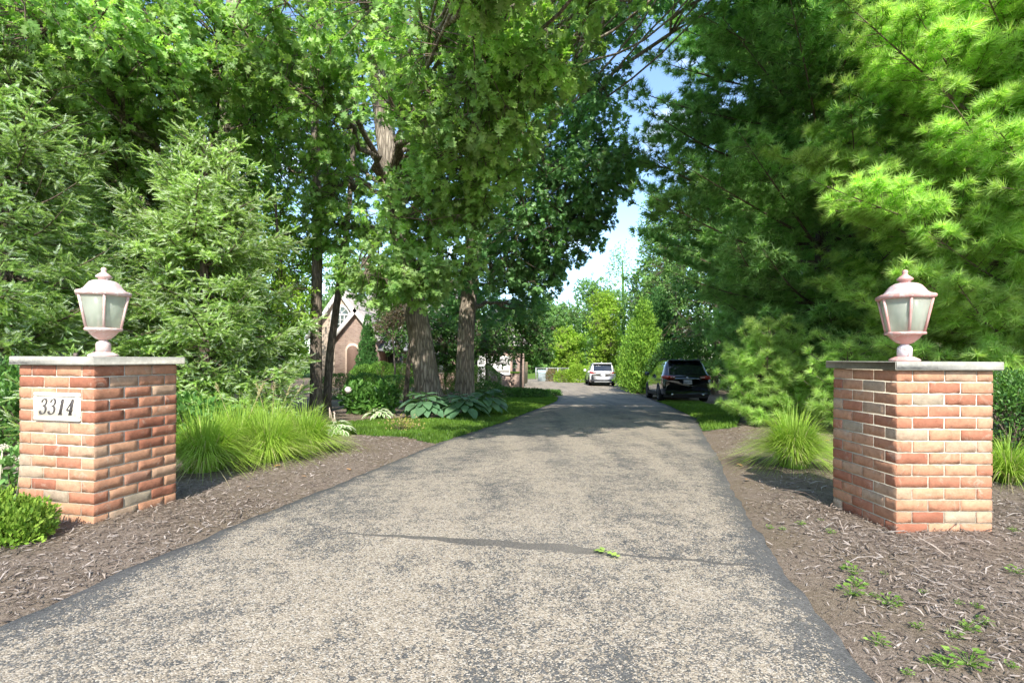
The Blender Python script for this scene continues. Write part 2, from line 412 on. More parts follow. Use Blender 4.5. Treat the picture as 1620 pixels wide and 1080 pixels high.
poly_sheet('lawn', lawn_poly, M_turf, .006, step=.15)
redge = [(xR(y)+.04, y) for y in np.arange(8.5, 21, .4)]
verge_poly = redge+[(7.4, 20.5), (6.6, 15.5), (5.2, 11.5), (4.0, 9)]
poly_sheet('verge', verge_poly, M_turf, .006, step=.15)

def grass_blades(name, poly, n, h, mat, wd=.006, bare=None):
    poly = np.array(poly); lo, hi = poly.min(0), poly.max(0)
    P_ = lo+(hi-lo)*rng.random((n*3, 2))
    # more blades near the lens
    keep = inside(P_[:,0], P_[:,1], poly) & (rng.random(n*3) < np.clip(9/np.maximum(P_[:,1], 1), .15, 1))
    P_ = P_[keep][:n]; k = len(P_); x, y = P_.T; z = H(x, y)
    hh = h*(.6+.7*rng.random(k)); an = rng.random(k)*6.283; ln = rng.normal(0, .35, k)*hh; la = rng.random(k)*6.283
    wv = np.stack([np.cos(an), np.sin(an), an*0], -1)*(wd*(1+.10*np.maximum(y-5, 0)))[:, None]
    b = np.stack([x, y, z], -1); m = b+np.stack([np.cos(la)*ln*.35, np.sin(la)*ln*.35, hh*.55], -1); tp = b+np.stack([np.cos(la)*ln, np.sin(la)*ln, hh], -1)
    V = np.stack([b-wv, b+wv, m+wv*.8, m-wv*.8, tp], 1).reshape(-1, 3)
    o = (np.arange(k)*5)[:, None]; s = Soup()
    s.add(V, o+np.array([[0,1,2,3]]), np.repeat(np.clip(rng.random(k)*.6+.4*(vnoise(x, y, 1.3)*.5+.5), 0, 1), 5)); s.F[3] = [o+np.array([[3,2,4]])]
    return tag(s.build(name, mat), kind='stuff')
M_grass = foliage('grass_blade', (.05,.12,.012), (.16,.26,.035), .35, .5, .3)
grass_blades('grass', lawn_poly, 60000, .055, M_grass)
grass_blades('grass', verge_poly, 16000, .06, M_grass)

# shredded bark mulch -----------------------------------------------------------------
def mulch(name, xy, mat, lmin=.012, lmax=.042, scl=1.0):
    x, y = xy.T; k = len(x); z = H(x, y)+.003+.010*rng.random(k)
    L = (lmin+(lmax-lmin)*rng.random(k)**2)*scl; W = np.minimum(L*(.10+.16*rng.random(k)), .004+.006*rng.random(k)); an = rng.random(k)*6.283; ti = rng.normal(0, .22, k)
    d = np.stack([np.cos(an)*np.cos(ti), np.sin(an)*np.cos(ti), np.sin(ti)], -1); roll = rng.normal(0, .35, k)
    sd_ = nrm(np.cross(d, np.array([0,0,1.]))); up = np.cross(sd_, d)
    q = sd_*np.cos(roll)[:,None]+up*np.sin(roll)[:,None]; c = np.stack([x, y, z+.35*np.abs(np.sin(ti))*L], -1)
    bend = (up*(rng.random(k)*.10*L)[:,None])+sd_*(rng.normal(0, .08, k)*L)[:,None]
    e0 = c-d*L[:,None]/2; e1 = c+d*L[:,None]/2; m = c+bend; w_ = q*W[:,None]/2
    V = np.stack([e0-w_*.5, e0+w_*.6, m+w_, m-w_, e1+w_*.5, e1-w_*.4], 1).reshape(-1, 3)
    o = (np.arange(k)*6)[:, None]; s = Soup(); s.add(V, np.concatenate([o+np.array([[0,1,2,3]]), o+np.array([[3,2,4,5]])]), np.repeat(rng.random(k), 6))
    return tag(s.build(name, mat), kind='stuff')
t = NT('bark_chip'); c = t.ramp(t.attr('rnd'), [(0, (.04,.03,.025)), (.3, (.145,.112,.087)), (.65, (.26,.21,.168)), (.93, (.32,.275,.24)), (1, (.35,.305,.265))])
c = t.mix(1.0, c, t.ramp(t.noise(60, 3), [(.3, .75), (.7, 1.2)]), 'MULTIPLY'); t.bsdf(c, .9, .2); M_chip = t.m
PILL = [(-2.42, 2.93), (2.18, 2.90)]
def scatter(x0, x1, y0, y1, n): return np.array([x0, y0])+rng.random((n, 2))*np.array([x1-x0, y1-y0])
def mulch_pts():
    pts = np.concatenate([scatter(-6, 0, 1.0, 3.6, 60000), scatter(-7, 0, 3.6, 8.5, 62000), scatter(.9, 5.5, 1.0, 3.6, 52000), scatter(1.5, 8, 3.6, 9.5, 52000), scatter(-8, 2, 8.5, 16, 16000), scatter(3, 9, 9.5, 16, 9000)])
    x, y = pts.T; d = np.maximum(xL(y)-x, x-xR(y))
    right = x > 0
    edge = np.where(right, .42, .05)                                # bare silt strip between asphalt and mulch on the right
    pk = np.clip((d-.0)/edge, 0.0, 1)
    ok = (d > .015) & (rng.random(len(x)) < np.where(right, .12+.88*pk, .3+.7*pk)) & (np.abs(x)/y < 1.12)
    lawn = inside(x, y, np.array(lawn_poly)) | inside(x, y, np.array(verge_poly))
    return pts[ok & ~lawn]
mulch('mulch', mulch_pts(), M_chip)
k = scatter(1.3, 5, 1.2, 4.5, 500); k = k[k[:,0] > xR(k[:,1])+.3]                        # stringy bark strips and dead stems
mulch('bark_strips', k, M_chip, .10, .26, 1)
k = scatter(-4.5, -1.5, 1.2, 4.5, 160); k = k[k[:,0] < xL(k[:,1])-.1]
mulch('bark_strips', k, M_chip, .08, .16, 1)

# ================================================================ BRICK PIERS
def brick_mat():
    t = NT('fired_brick'); a = t.attr('rnd')
    c = t.ramp(a, [(0, (.25,.095,.055)), (.22, (.36,.155,.09)), (.5, (.41,.21,.12)), (.74, (.44,.24,.14)), (.90, (.38,.26,.17)), (.955, (.30,.25,.175)), (1, (.33,.16,.10))])
    n = t.noise(34, 6, .7); c = t.mix(1.0, c, t.ramp(n, [(.28, .74), (.5, 1.), (.75, 1.22)]), 'MULTIPLY')
    c = t.mix(t.ramp(t.noise(9, 5, .7, None, 1.5), [(.56, 0.), (.70, .45)]), c, (.50,.41,.31))
    c = t.mix(t.ramp(t.noise(55, 4, .7), [(.62, 0.), (.70, .55)]), c, (.16,.10,.07))
    mp = t.n('ShaderNodeMapping'); mp.inputs['Scale'].default_value = (22, 22, 60); t.l(t.pos(), mp.inputs[0])
    v = t.noise(1.0, 5, .6, mp.outputs[0], 2.0)
    t.bsdf(c, .85, .2, normal=t.bump(t.mix(.5, n, v), .7, .006)); return t.m
t = NT('mortar'); n = t.noise(90, 5, .7); t.bsdf(t.ramp(n, [(.3, (.42,.38,.29)), (.7, (.58,.53,.42))]), .95, .1, normal=t.bump(n, .6, .005)); M_mortar = t.m
M_brick = brick_mat()
t = NT('limestone'); n = t.noise(40, 6, .65); c = t.ramp(t.noise(5, 5, .6), [(.3, (.23,.22,.185)), (.7, (.35,.335,.28))])
t.bsdf(t.mix(1.0, c, t.ramp(n, [(.3, .82), (.7, 1.14)]), 'MULTIPLY'), .85, .25, normal=t.bump(n, .4, .006)); M_lime = t.m

def rough_brick(s, lo, hi, face_axis=None):
    """one brick: chamfered block with lightly battered faces (6 x 3 grid on the long sides)"""
    lo = np.array(lo, float); hi = np.array(hi, float); a = rng.random()
    c = (lo+hi)/2; h = (hi-lo)/2; N = (7, 7, 4)
    pts = {}; V = []
    U = [np.concatenate([[-1, -1+.0032/h[q]], np.linspace(-1, 1, N[q]-1)[1:-1], [1-.0032/h[q], 1]]) for q in range(3)]
    def vid(i, j, k):
        q = (i, j, k)
        if q not in pts:
            u = np.array([U[0][i], U[1][j], U[2][k]])
            p = u*h; nb = sum(abs(abs(x)-1) < 1e-6 for x in u)
            if nb >= 2: p = p*(1-(.0012+.0026*rng.random()**3)/np.maximum(h, .01)*(np.abs(u) > .999))
            p = p+rng.normal(0, .0005, 3)+np.array([0,0,.0012*math.sin(9*i+a*6)])
            pts[q] = len(V); V.append(c+p)
        return pts[q]
    F = []
    for ax in range(3):
        o = [q for q in range(3) if q != ax]
        for side in (0, N[ax]):
            for i in range(N[o[0]]):
                for j in range(N[o[1]]):
                    f = []
                    for du, dv in ((0,0),(1,0),(1,1),(0,1)):
                        q = [0,0,0]; q[ax] = side; q[o[0]] = i+du; q[o[1]] = j+dv; f.append(vid(*q))
                    if (side > 0) == (ax == 1): f = f[::-1]
                    F.append(f)
    s.add(V, np.array(F), a)

def pier(name, x, y, rz, zb, label, plaque=False):
    """square pier, local origin at the base centre; 14 courses, three stretchers a side"""
    root = empty(name, (x, y, zb), rz, label, 'brick pier', 'brick piers at the mouth of the drive')
    S = .56; ch = .0675; n = 14; j = .0078; st = S/3; hd = st/2; hs = S/2; d = hd
    s = Soup()
    for k in range(n):
        z0, z1 = k*ch+j/2, (k+1)*ch-j/2
        A = (k % 2 == 0)
        for side in range(4):
            full = A ^ (side % 2 == 1)
            cuts = [-hs, -hs+st, -hs+2*st, hs] if full else [-hs+d, -hs+hd+st, hs-hd-.0, hs-d]
            if not full: cuts = [-hs+d, -hs+d+st, hs-d]
            for a, b in zip(cuts[:-1], cuts[1:]):
                if b-a < .03: continue
                pr = float(np.clip(rng.normal(0, .0012), -.002, .002))
                jj = (a+j/2 if a > -hs+1e-6 else a, b-j/2 if b < hs-1e-6 else b)
                if side == 0: lo, hi = (jj[0], -hs-pr, z0), (jj[1], -hs+d-j/2, z1)
                elif side == 2: lo, hi = (-jj[1], hs-d+j/2, z0), (-jj[0], hs+pr, z1)
                elif side == 1: lo, hi = (hs-d+j/2, jj[0], z0), (hs+pr, jj[1], z1)
                else: lo, hi = (-hs-pr, -jj[1], z0), (-hs+d-j/2, -jj[0], z1)
                if full: pass
                rough_brick(s, lo, hi)
    s.build('brickwork', M_brick, root)
    m = Soup(); m.box((-hs+.0052, -hs+.0052, -.15), (hs-.0052, hs-.0052, n*ch+.001)); m.build('mortar_core', M_mortar, root)
    c = Soup(); e = .033; c.bbox((-hs-e, -hs-e, n*ch+.002), (hs+e, hs+e, n*ch+.050), .004); c.build('cap_stone', M_lime, root)
    if plaque:
        px, pz, pw, ph = .015, .70, .335, .165
        f = Soup(); y0 = -hs-.014; fr = .022
        f.bbox((px-pw/2, y0, pz+ph/2-fr), (px+pw/2, -hs+.004, pz+ph/2), .003); f.bbox((px-pw/2, y0, pz-ph/2), (px+pw/2, -hs+.004, pz-ph/2+fr), .003)
        f.bbox((px-pw/2, y0, pz-ph/2+fr+.0005), (px-pw/2+fr, -hs+.004, pz+ph/2-fr-.0005), .003); f.bbox((px+pw/2-fr, y0, pz-ph/2+fr+.0005), (px+pw/2, -hs+.004, pz+ph/2-fr-.0005), .003)
        f.box((px-pw/2+.006, y0+.009, pz-ph/2+.006), (px+pw/2-.006, -hs+.002, pz+ph/2-.006))
        pq = f.build('number_plaque', simple('cast_stone', (.66,.61,.50), .8, .2, var=.06), root)
        g = Soup()
        # digits written with a broad nib: thick downstrokes, thin hairlines, slanted
        def pen(pts, cx, w0=.0075, thin=.0022, ang=.35):
            pts = np.array(pts, float); T = nrm(np.gradient(pts, axis=0))
            nib = np.array([math.cos(ang), math.sin(ang)]); N_ = np.stack([-T[:,1], T[:,0]], -1)
            wdt = thin+(w0-thin)*np.abs(N_@nib)**1.3
            hh = .092; Q = []
            for sg in (1, -1):
                q = pts+N_*sg*wdt[:, None]/hh/1.05; Q.append(q)
            k = len(pts); V = []
            for yy in (y0+.0065, y0+.0098):
                for q in Q:
                    for a_, b_ in q: V.append((cx+(a_-.25)*hh*.95+b_*hh*.24-.010, yy, pz-hh/2+b_*hh))
            F = []
            for i in range(k-1):
                F += [(i, i+1, k+i+1, k+i), (2*k+i, 3*k+i, 3*k+i+1, 2*k+i+1), (i, 2*k+i, 2*k+i+1, i+1), (k+i, k+i+1, 3*k+i+1, 3*k+i)]
            F += [(0, k, 3*k, 2*k), (k-1, 3*k-1, 4*k-1, 2*k-1)]
            g.add(V, np.array(F))
        arc = lambda cx, cy, rx, ry, a0, a1, n=14: [(cx+rx*math.cos(R(a)), cy+ry*math.sin(R(a))) for a in np.linspace(a0, a1, n)]
        three = arc(.24, .77, .19, .21, 160, -80)+[(.22,.55),(.18,.535)]
        three2 = [(.18,.535)]+arc(.23, .27, .25, .265, 85, -165, 18)
        dx = .066
        for i, cx in enumerate((px-1.5*dx, px-.5*dx)):
            pen(three, cx); pen(three2, cx)
            g.lathe([(0,0),(.006,.0005),(.006,.003),(0,.0032)], 10)
            v = g.V[-1]; bx_ = (.04-.25)*.092*.95+.80*.092*.24-.010
            g.V[-1] = np.stack([v[:,0]+cx+bx_, y0+.0098-v[:,2], v[:,1]+pz-.046+.80*.092], -1)
        cx = px+.5*dx; pen([(.12,.80),(.2,.86),(.28,.99)], cx, .004); pen([(.275,.99),(.27,.7),(.27,.4),(.27,.02)], cx, .011, .011); pen([(.10,.01),(.2,.012),(.44,.01)], cx, .004, .004)
        cx = px+1.5*dx; pen([(.34,.98),(.22,.72),(.0,.30)], cx, .004, .0035); pen([(.0,.29),(.2,.285),(.50,.29)], cx, .0045, .0045); pen([(.36,.98),(.355,.6),(.35,.02)], cx, .011, .011); pen([(.22,.01),(.35,.012),(.50,.01)], cx, .004, .004)
        g.build('digits', simple('dark_grey_paint', (.07,.06,.055), .6, .3), pq)
    return root
def pier_root(xn, yn, rz):            # near inner corner -> centre
    pass
PZ = .002
# left pier: nearest corner at (-2.42, 2.93), turned 12 degrees; right pier: nearest (left) corner at (2.18, 2.90)
a = R(-12); ux, uy = math.cos(a), math.sin(a)      # local +x in world
hs = .28; LP = (-2.42-ux*hs+(-uy)*hs, 2.93-uy*hs+ux*hs)
pier('brick_pier', LP[0], LP[1], a, PZ, 'brick pier left of the drive with the number plaque on its front', True)
RPp = (2.20+hs, 2.90+hs)
pier('brick_pier', RPp[0], RPp[1], R(1), PZ+.0, 'brick pier right of the drive without a number plaque')

# lanterns ---------------------------------------------------------------------------------
def paint(name, c0, c1, patch):
    t = NT(name); n = t.noise(9, 5, .65); c = t.mix(t.ramp(n, [(.38, 0.), (.62, 1.)]), c0, c1)
    c = t.mix(t.ramp(t.noise(24, 6, .7, None, 1.0), [(.54, 0.), (.60, .85)]), c, patch)
    c = t.mix(t.ramp(t.noise(60, 6, .8), [(.60, 0.), (.66, .6)]), c, (.25,.17,.14))
    t.bsdf(c, .75, .25, normal=t.bump(t.noise(70, 4), .35, .004)); return t.m
t = NT('seeded_glass'); b = t.bsdf(t.ramp(t.noise(7, 3), [(.35, (.56,.60,.50)), (.65, (.70,.72,.62))]), .35, .5, out=False)
tr = t.n('ShaderNodeBsdfTransparent'); tl = t.n('ShaderNodeBsdfTranslucent'); tl.inputs[0].default_value = (.62,.70,.52,1)
m1 = t.n('ShaderNodeMixShader'); m1.inputs[0].default_value = .45; t.l(b, m1.inputs[1]); t.l(tl.outputs[0], m1.inputs[2])
m2 = t.n('ShaderNodeMixShader'); m2.inputs[0].default_value = .5; t.l(m1.outputs[0], m2.inputs[1]); t.l(tr.outputs[0], m2.inputs[2]); t.l(m2.outputs[0], t.out.inputs[0]); M_lglass = t.m
def lantern(loc, rz, label, M_paint, M_roof, M_neck):
    root = empty('lantern', loc, rz, label, 'lantern', 'lanterns on the brick piers')
    h0 = .0; six = R(-90)
    b = Soup(); b.lathe([(.0,0),(.094,0),(.098,.008),(.088,.016),(.070,.022),(.058,.028),(.0,.028)], 32); b.build('base', M_paint, root)
    b = Soup(); b.lathe([(0,.028),(.047,.028),(.047,.078),(.040,.090),(.026,.098),(.024,.104),(0,.104)], 28); b.build('neck', M_neck, root, smooth=True)
    b = Soup(); b.lathe([(0,.1035),(.030,.1035),(.056,.112),(.088,.135),(.110,.158),(.131,.160),(.136,.168),(.130,.176),(0,.176)], 6, rot=six); b.build('bowl', M_paint, root)
    g = Soup(); fr = Soup()
    zb, zt, rb, rt = .176, .372, .122, .172
    for k in range(6):
        a0 = six+k*math.pi/3; a1 = a0+math.pi/3
        B0 = np.array([rb*math.cos(a0), rb*math.sin(a0), zb]); B1 = np.array([rb*math.cos(a1), rb*math.sin(a1), zb])
        T0 = np.array([rt*math.cos(a0), rt*math.sin(a0), zt]); T1 = np.array([rt*math.cos(a1), rt*math.sin(a1), zt])
        inn = -(B0+B1)/2; inn[2] = 0; inn = inn/np.linalg.norm(inn)*.004
        gs = Soup(); q = [B0+(B1-B0)*.02, B1-(B1-B0)*.02, T1-(T1-T0)*.02, T0+(T1-T0)*.02]
        gs.add([p+inn for p in q]+[p+inn*1.8 for p in q], np.array([(0,1,2,3),(7,6,5,4),(0,4,5,1),(1,5,6,2),(2,6,7,3),(3,7,4,0)]))
        gs.build('glass_pane', M_lglass, root)
        fr = Soup(); fr.tube([B0*[.985,.985,1], T0*[.985,.985,1]], .0095, 6); fr.build('frame_bar', M_paint, root)
    r = Soup(); r.lathe([(0,.372),(.176,.372),(.192,.378),(.195,.392),(.188,.398),(0,.398)], 6, rot=six); r.build('eave', M_paint, root)
    r = Soup(); r.lathe([(.184,.399),(.158,.405),(.138,.417),(.122,.436),(.104,.454),(.080,.466),(.050,.472),(0,.473)], 6, rot=six); r.build('hood', M_roof, root)
    r = Soup(); r.lathe([(0,.474),(.036,.474),(.034,.484),(.050,.490),(.052,.498),(.036,.510),(.020,.520),(.015,.530),(.020,.539),(.014,.550),(0,.554)], 24); r.build('finial', M_paint, root, smooth=True)
    c = Soup()
    for k in range(3):
        a0 = k*2.094+.5; x, y = .032*math.cos(a0), .032*math.sin(a0)
        c = Soup(); c.lathe([(0,.177),(.014,.177),(.014,.190),(.010,.196),(.011,.225),(.0,.228)], 12, (x, y, 0))
        c.build('candle_socket', M_sleeve, root, smooth=True)
    bl = Soup()
    for k in range(3):
        a0 = k*2.094+.5; x, y = .032*math.cos(a0), .032*math.sin(a0)
        bl = Soup(); bl.lathe([(0,.2285),(.008,.2285),(.012,.243),(.008,.262),(0,.272)], 10, (x, y, 0))
        bl.build('bulb', M_bulb, root, smooth=True)
    root.scale = (.84, .84, 1.04)
M_sleeve = simple('candle_sleeve', (.66,.50,.42), .6, .3); M_bulb = simple('bulb_glass', (.75,.72,.66), .2, .6)
CT = 14*.0675+.050+PZ
P1 = paint('faded_rose_paint', (.50,.32,.28), (.58,.43,.38), (.66,.62,.58)); P2 = paint('bleached_rose_paint', (.54,.44,.41), (.50,.35,.31), (.55,.53,.53))
P3 = paint('worn_rose_paint', (.47,.23,.20), (.54,.32,.28), (.5,.42,.38)); P4 = paint('patchy_hood_paint', (.50,.28,.25), (.38,.38,.39), (.5,.5,.5)); P5 = paint('chipped_neck_paint', (.55,.50,.51), (.62,.55,.54), (.3,.22,.2))
lantern((LP[0]+.0, LP[1], CT), R(40), 'pale bleached rose lantern on the pier with the number plaque', P1, P2, P2)
lantern((RPp[0]-.012, RPp[1], CT), R(-25), 'rose lantern with a grey patched hood on the plain pier', P3, P4, P5)

# ================================================================ VEGETATION
OAK = T_oak(); OVA = T_ovate(); SIM = T_simple(.32)
TUFTS = [T_tuft(30, 74, .030, i+1) for i in range(4)]; TUFT_FAR = T_tuft(18, 78, .050, 9)
SHOOTS = [T_shoot(30, i, .24, .034) for i in range(3)]
M_barkA = bark_mat('oak_bark', (.10,.08,.062), (.40,.34,.265)); M_barkB = bark_mat('thin_tree_bark', (.07,.056,.045), (.27,.22,.175), 1.6, .5)
M_barkP = bark_mat('pine_bark', (.05,.038,.03), (.19,.15,.125), 1.4, .6)
M_twig = simple('twig', (.13,.10,.075), .9, .1, var=.3)
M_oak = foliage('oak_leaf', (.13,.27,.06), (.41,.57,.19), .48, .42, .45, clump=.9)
M_oak_cool = foliage('shaded_oak_leaf', (.085,.22,.08), (.28,.48,.19), .46, .42, .5, clump=.9)  # darker, bluer copy of the oak leaf, crown shade put into the colour
M_lime = foliage('young_maple_leaf', (.16,.30,.03), (.38,.54,.09), .45, .5, .35, clump=.9)
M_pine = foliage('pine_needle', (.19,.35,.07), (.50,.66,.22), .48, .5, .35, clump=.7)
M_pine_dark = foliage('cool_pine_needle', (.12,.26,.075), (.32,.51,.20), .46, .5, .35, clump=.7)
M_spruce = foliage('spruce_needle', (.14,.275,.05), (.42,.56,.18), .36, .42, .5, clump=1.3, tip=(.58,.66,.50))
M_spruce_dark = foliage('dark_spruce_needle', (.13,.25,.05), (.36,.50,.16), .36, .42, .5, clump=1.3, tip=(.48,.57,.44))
M_far = foliage('far_leaf', (.09,.19,.05), (.22,.37,.11), .38, .6, .2, clump=.35)
M_far_lime = foliage('far_lime_leaf', (.18,.31,.03), (.36,.50,.07), .42, .6, .2, clump=.5)

def curve(p0, p1, n=8, bow=(0,0,0)):
    p0 = np.array(p0, float); p1 = np.array(p1, float); t_ = np.linspace(0, 1, n)[:, None]
    return p0+(p1-p0)*t_+np.array(bow)*np.sin(t_*math.pi)
def make_trunk(root, pts, r0, r1, mat, sides=22, flare=1.5, rough=.035, name='trunk'):
    pts = np.array(pts, float); n = 46
    d = np.concatenate([[0], np.cumsum(np.linalg.norm(np.diff(pts, axis=0), axis=1))]); u = np.linspace(0, d[-1], n)
    u = d[-1]*(np.linspace(0, 1, n)**1.25)
    C = np.stack([np.interp(u, d, pts[:, k]) for k in range(3)], -1)
    for _ in range(3): C[1:-1] = (C[:-2]+2*C[1:-1]+C[2:])/4
    rr = r0+(r1-r0)*(u/d[-1])**.9; rr = rr*(1+(flare-1)*np.exp(-u/(r0*1.4)))
    s = Soup(); s.tube(C, rr, sides, rough=rough); s.build(name, mat, root, smooth=True); return C, rr
def leafy(root, blobs, limbs_from, leaf=OAK, size=.14, mat=None, tips=4, per=7, spread=.34, droop=.3, twigmat=None, limb_r=.05, crown='crown', sub=5, limb_mat=None, twig_r=.006, minh=0):
    """blobs: (centre xyz, radii xyz, clusters). limbs_from: polyline of the trunk to branch off"""
    base = np.array(root.location); S = Soup(); TW = Soup(); TR = np.array(limbs_from)
    for c, rad, nc in blobs:
        c = np.array(c, float)-base; rad = np.array(rad, float)
        hd = np.linalg.norm(c[:2]-TR[len(TR)//2][:2]); hgt = max(c[2]-.45*hd, minh if hd > 2.2 else min(minh, c[2]-.2))
        k = int(np.argmin(np.abs(TR[:, 2]-hgt)+.2*np.linalg.norm(TR-c, axis=1))); a0 = TR[k]
        L = curve(a0, c, 14, (0, 0, .12*np.linalg.norm(c-a0)*.6)); L[1:-1] += rng.normal(0, .02, (12, 3))*np.linalg.norm(c-a0)
        LB = Soup(); LB.tube(L, np.linspace(limb_r, limb_r*.35, 14), 7, cap=False)
        u = nrm(rng.normal(size=(nc, 3))); C = c+u*rad*(rng.random((nc, 1))**.42)*(1+.18*np.sin(5*u[:, :1]+3*u[:, 1:2]))
        m_ = min(7, max(2, nc//6)); C = np.concatenate([C, L[rng.integers(7, 14, m_)]+rng.normal(0, .28, (m_, 3))]); nc += m_
        att = [L]
        for q in range(sub):
            e = C[rng.integers(nc)]; st = L[rng.integers(6, 13)]; B = curve(st, e, 8, rng.normal(0, .07, 3)*np.linalg.norm(e-st))
            LB.tube(B, np.linspace(limb_r*.38, .010, 8), 5, cap=False); att.append(B)
        LB.build('limb', limb_mat or twigmat or M_twig, root, smooth=True)
        A = np.concatenate(att); D = ((C[:, None]-A[None])**2).sum(-1); near = A[D.argmin(1)]
        TW.sticks(near, C, twig_r*1.9, twig_r, .4)
        out = nrm(C-c*[1,1,1])*.6+nrm(C-near)*.5
        td = nrm(np.repeat(out, tips, 0)+rng.normal(0, .75, (nc*tips, 3))-np.array([0,0,droop]))
        cc = np.repeat(C, tips, 0); tp = cc+td*(spread*(.35+.75*rng.random((nc*tips, 1))))
        TW.sticks(cc, tp, twig_r, twig_r*.5, .5)
        n = len(tp)*per; T_ = np.repeat(tp, per, 0); D_ = np.repeat(td, per, 0)
        ld = nrm(D_*.45+nrm(rng.normal(size=(n, 3)))*.9-np.array([0,0,.28*droop/.3]))
        back = rng.random((n, 1))*.22*spread
        N = nrm(np.array([0,-.35,.9])+rng.normal(0, .6, (n, 3)))
        crnd = np.repeat(np.repeat(rng.random(nc), tips), per)
        S.place(leaf, T_-D_*back+ld*.02, ld, N, size*(.6+.55*rng.random(n)), np.clip(.55*crnd+.45*rng.random(n), 0, 1))
    S.build(crown, mat, root)
    TW.build('twigs', M_twig, root)
def tree_root(name, x, y, label, cat='tree', group=None):
    return empty(name, (x, y, float(H(x, y))-.04), 0, label, cat, group)
def PB(px, py, Z, rx, rz, ry, n): return (P(px, py, Z), (rx/800*Z, ry, rz/800*Z), n)
def loc(root, *pix): return [P(*q)-np.array(root.location) for q in pix]

# --- big leaning oak ---------------------------------------------------------
r = tree_root('oak_tree', *( (P(683,600,13.6)[0], 13.6) ), 'massive oak with a leaning furrowed trunk above the hostas', 'tree', 'oaks beside the lawn')
tr, _ = make_trunk(r, [(0,0,0)]+loc(r, (664,520,13.6), (648,450,13.5), (622,320,13.4), (606,200,13.4), (590,60,13.4), (575,-120,13.5), (560,-300,13.6)), .335, .17, M_barkA, 30, 1.28, .03)
leafy(r, [
  PB(640,432,9.6,72,40,.7,95), PB(575,440,11.0,45,26,.6,20), PB(700,400,10.5,60,40,.8,37), PB(530,355,11.5,55,38,.9,37), PB(700,320,11,50,45,.9,40),
  PB(740,130,7.4,150,90,1.1,108), PB(830,70,7.2,110,85,1.0,74), PB(640,20,8.0,150,65,1.2,81), PB(745,255,8.8,95,75,1.0,81), PB(690,330,9.5,95,40,.9,47),
  PB(490,140,9.6,60,80,1.1,51), PB(480,60,9.0,110,70,1.2,57), PB(520,290,11.0,45,45,1.0,34), PB(800,190,9.5,80,60,1.0,47),
  PB(480,200,14.0,110,90,1.5,74), PB(700,180,15.5,130,100,1.6,81), PB(560,-40,12,170,90,2,74), PB(780,-60,11,200,90,2,74), PB(520,260,15.5,90,80,1.4,54), PB(660,60,15.5,120,90,1.6,54),
  PB(760,-90,5.2,90,50,.8,50), ((.9,3.7,5.7),(1.3,.6,.4),90), ((.5,2.1,5.4),(1.2,.5,.45),80), ((1.7,3.0,5.7),(1.7,.6,.45),130), ((2.8,4.2,6.0),(1.8,.6,.6),150), ((2.6,5.0,6.4),(2.1,.8,.7),190), ((3.1,6.3,7.0),(2.2,.8,.7),190), ((3.7,7.8,8.5),(2.3,.9,.8),190), ((4.3,9.4,9.8),(2.3,1.0,.8),180)],  # unseen boughs above the frame, added to shade the drive
  tr, OAK, .165, M_oak, tips=4, per=7, limb_r=.085, limb_mat=M_barkA, minh=5.6)

# --- second oak ----------------------------------------------------------------
r = tree_root('oak_tree', P(735,600,16)[0], 16.0, 'straight oak trunk to the right of the leaning oak', 'tree', 'oaks beside the lawn')
tr, _ = make_trunk(r, [(0,0,0)]+loc(r, (737,540,16), (741,470,16), (750,330,16), (760,200,16), (768,60,16), (775,-150,16)), .29, .13, M_barkA, 26, 1.35, .04)
leafy(r, [
  PB(830,330,13.5,110,75,1.6,170), PB(900,240,13.0,80,60,1.4,130), PB(890,370,14,70,42,1.2,95), PB(800,420,14.5,100,42,1.3,110), PB(930,150,12.5,42,60,1.2,60),
  PB(975,265,12.5,36,32,.8,55), PB(930,325,13.5,40,32,.9,55), PB(860,440,15.5,60,25,1.0,45), PB(700,440,15.8,70,30,1.0,40), PB(800,250,15,110,90,1.5,120), PB(850,110,14,75,85,1.5,100), PB(1005,10,12,48,40,1.0,50), PB(935,20,12,55,35,1.0,50),
  PB(860,-60,14,150,90,2,70), PB(760,485,18,60,26,1,45), PB(715,470,18,50,26,1,30), PB(830,480,17,40,22,.8,30),
  ((3.2,7.8,8.6),(1.6,1.6,.9),95), ((5.0,9.6,8.8),(1.5,1.6,.8),70), ((2.2,10.2,9.6),(1.8,1.6,.8),70)],  # out-of-view clusters added high up to cast shade on the asphalt
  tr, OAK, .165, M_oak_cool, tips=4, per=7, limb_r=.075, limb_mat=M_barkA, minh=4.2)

# --- slender trees left of the oaks -----------------------------------------------
def slender(pxs, Z, r0, label, blobs, mat, leaf=OAK, size=.13, tips=4):
    b = P(*pxs[0], Z); r = tree_root('slender_tree', b[0], Z, label, 'tree', 'slender trees in the bed')
    tr, _ = make_trunk(r, [(0,0,0)]+loc(r, *[(x, y, Z) for x, y in pxs[1:]]), r0, r0*.45, M_barkB, 14, 1.25, .05)
    leafy(r, blobs, tr, leaf, size, mat, tips=tips, limb_r=.03)
slender([(501,640),(500,480),(502,330),(496,200),(500,40),(505,-100)], 12.2, .15, 'dark upright slender trunk between the spruce and the leaning sapling',
    [PB(470,130,12.5,90,90,1.2,70), PB(440,270,13.5,60,60,1.0,45), PB(520,-20,12,110,80,1.2,60)], M_oak)
slender([(517,640),(522,560),(535,460),(547,370),(556,260),(560,100)], 13.2, .11, 'dark sapling leaning right beside the upright slender trunk',
    [PB(550,200,14,60,70,1.0,50), PB(560,350,13.5,45,28,.8,22)], M_oak)
slender([(642,640),(645,590),(650,540),(655,470)], 15.0, .085, 'short dark slender trunk tucked left of the leaning oak',
    [PB(670,440,16.5,50,28,.8,30)], M_oak_cool)

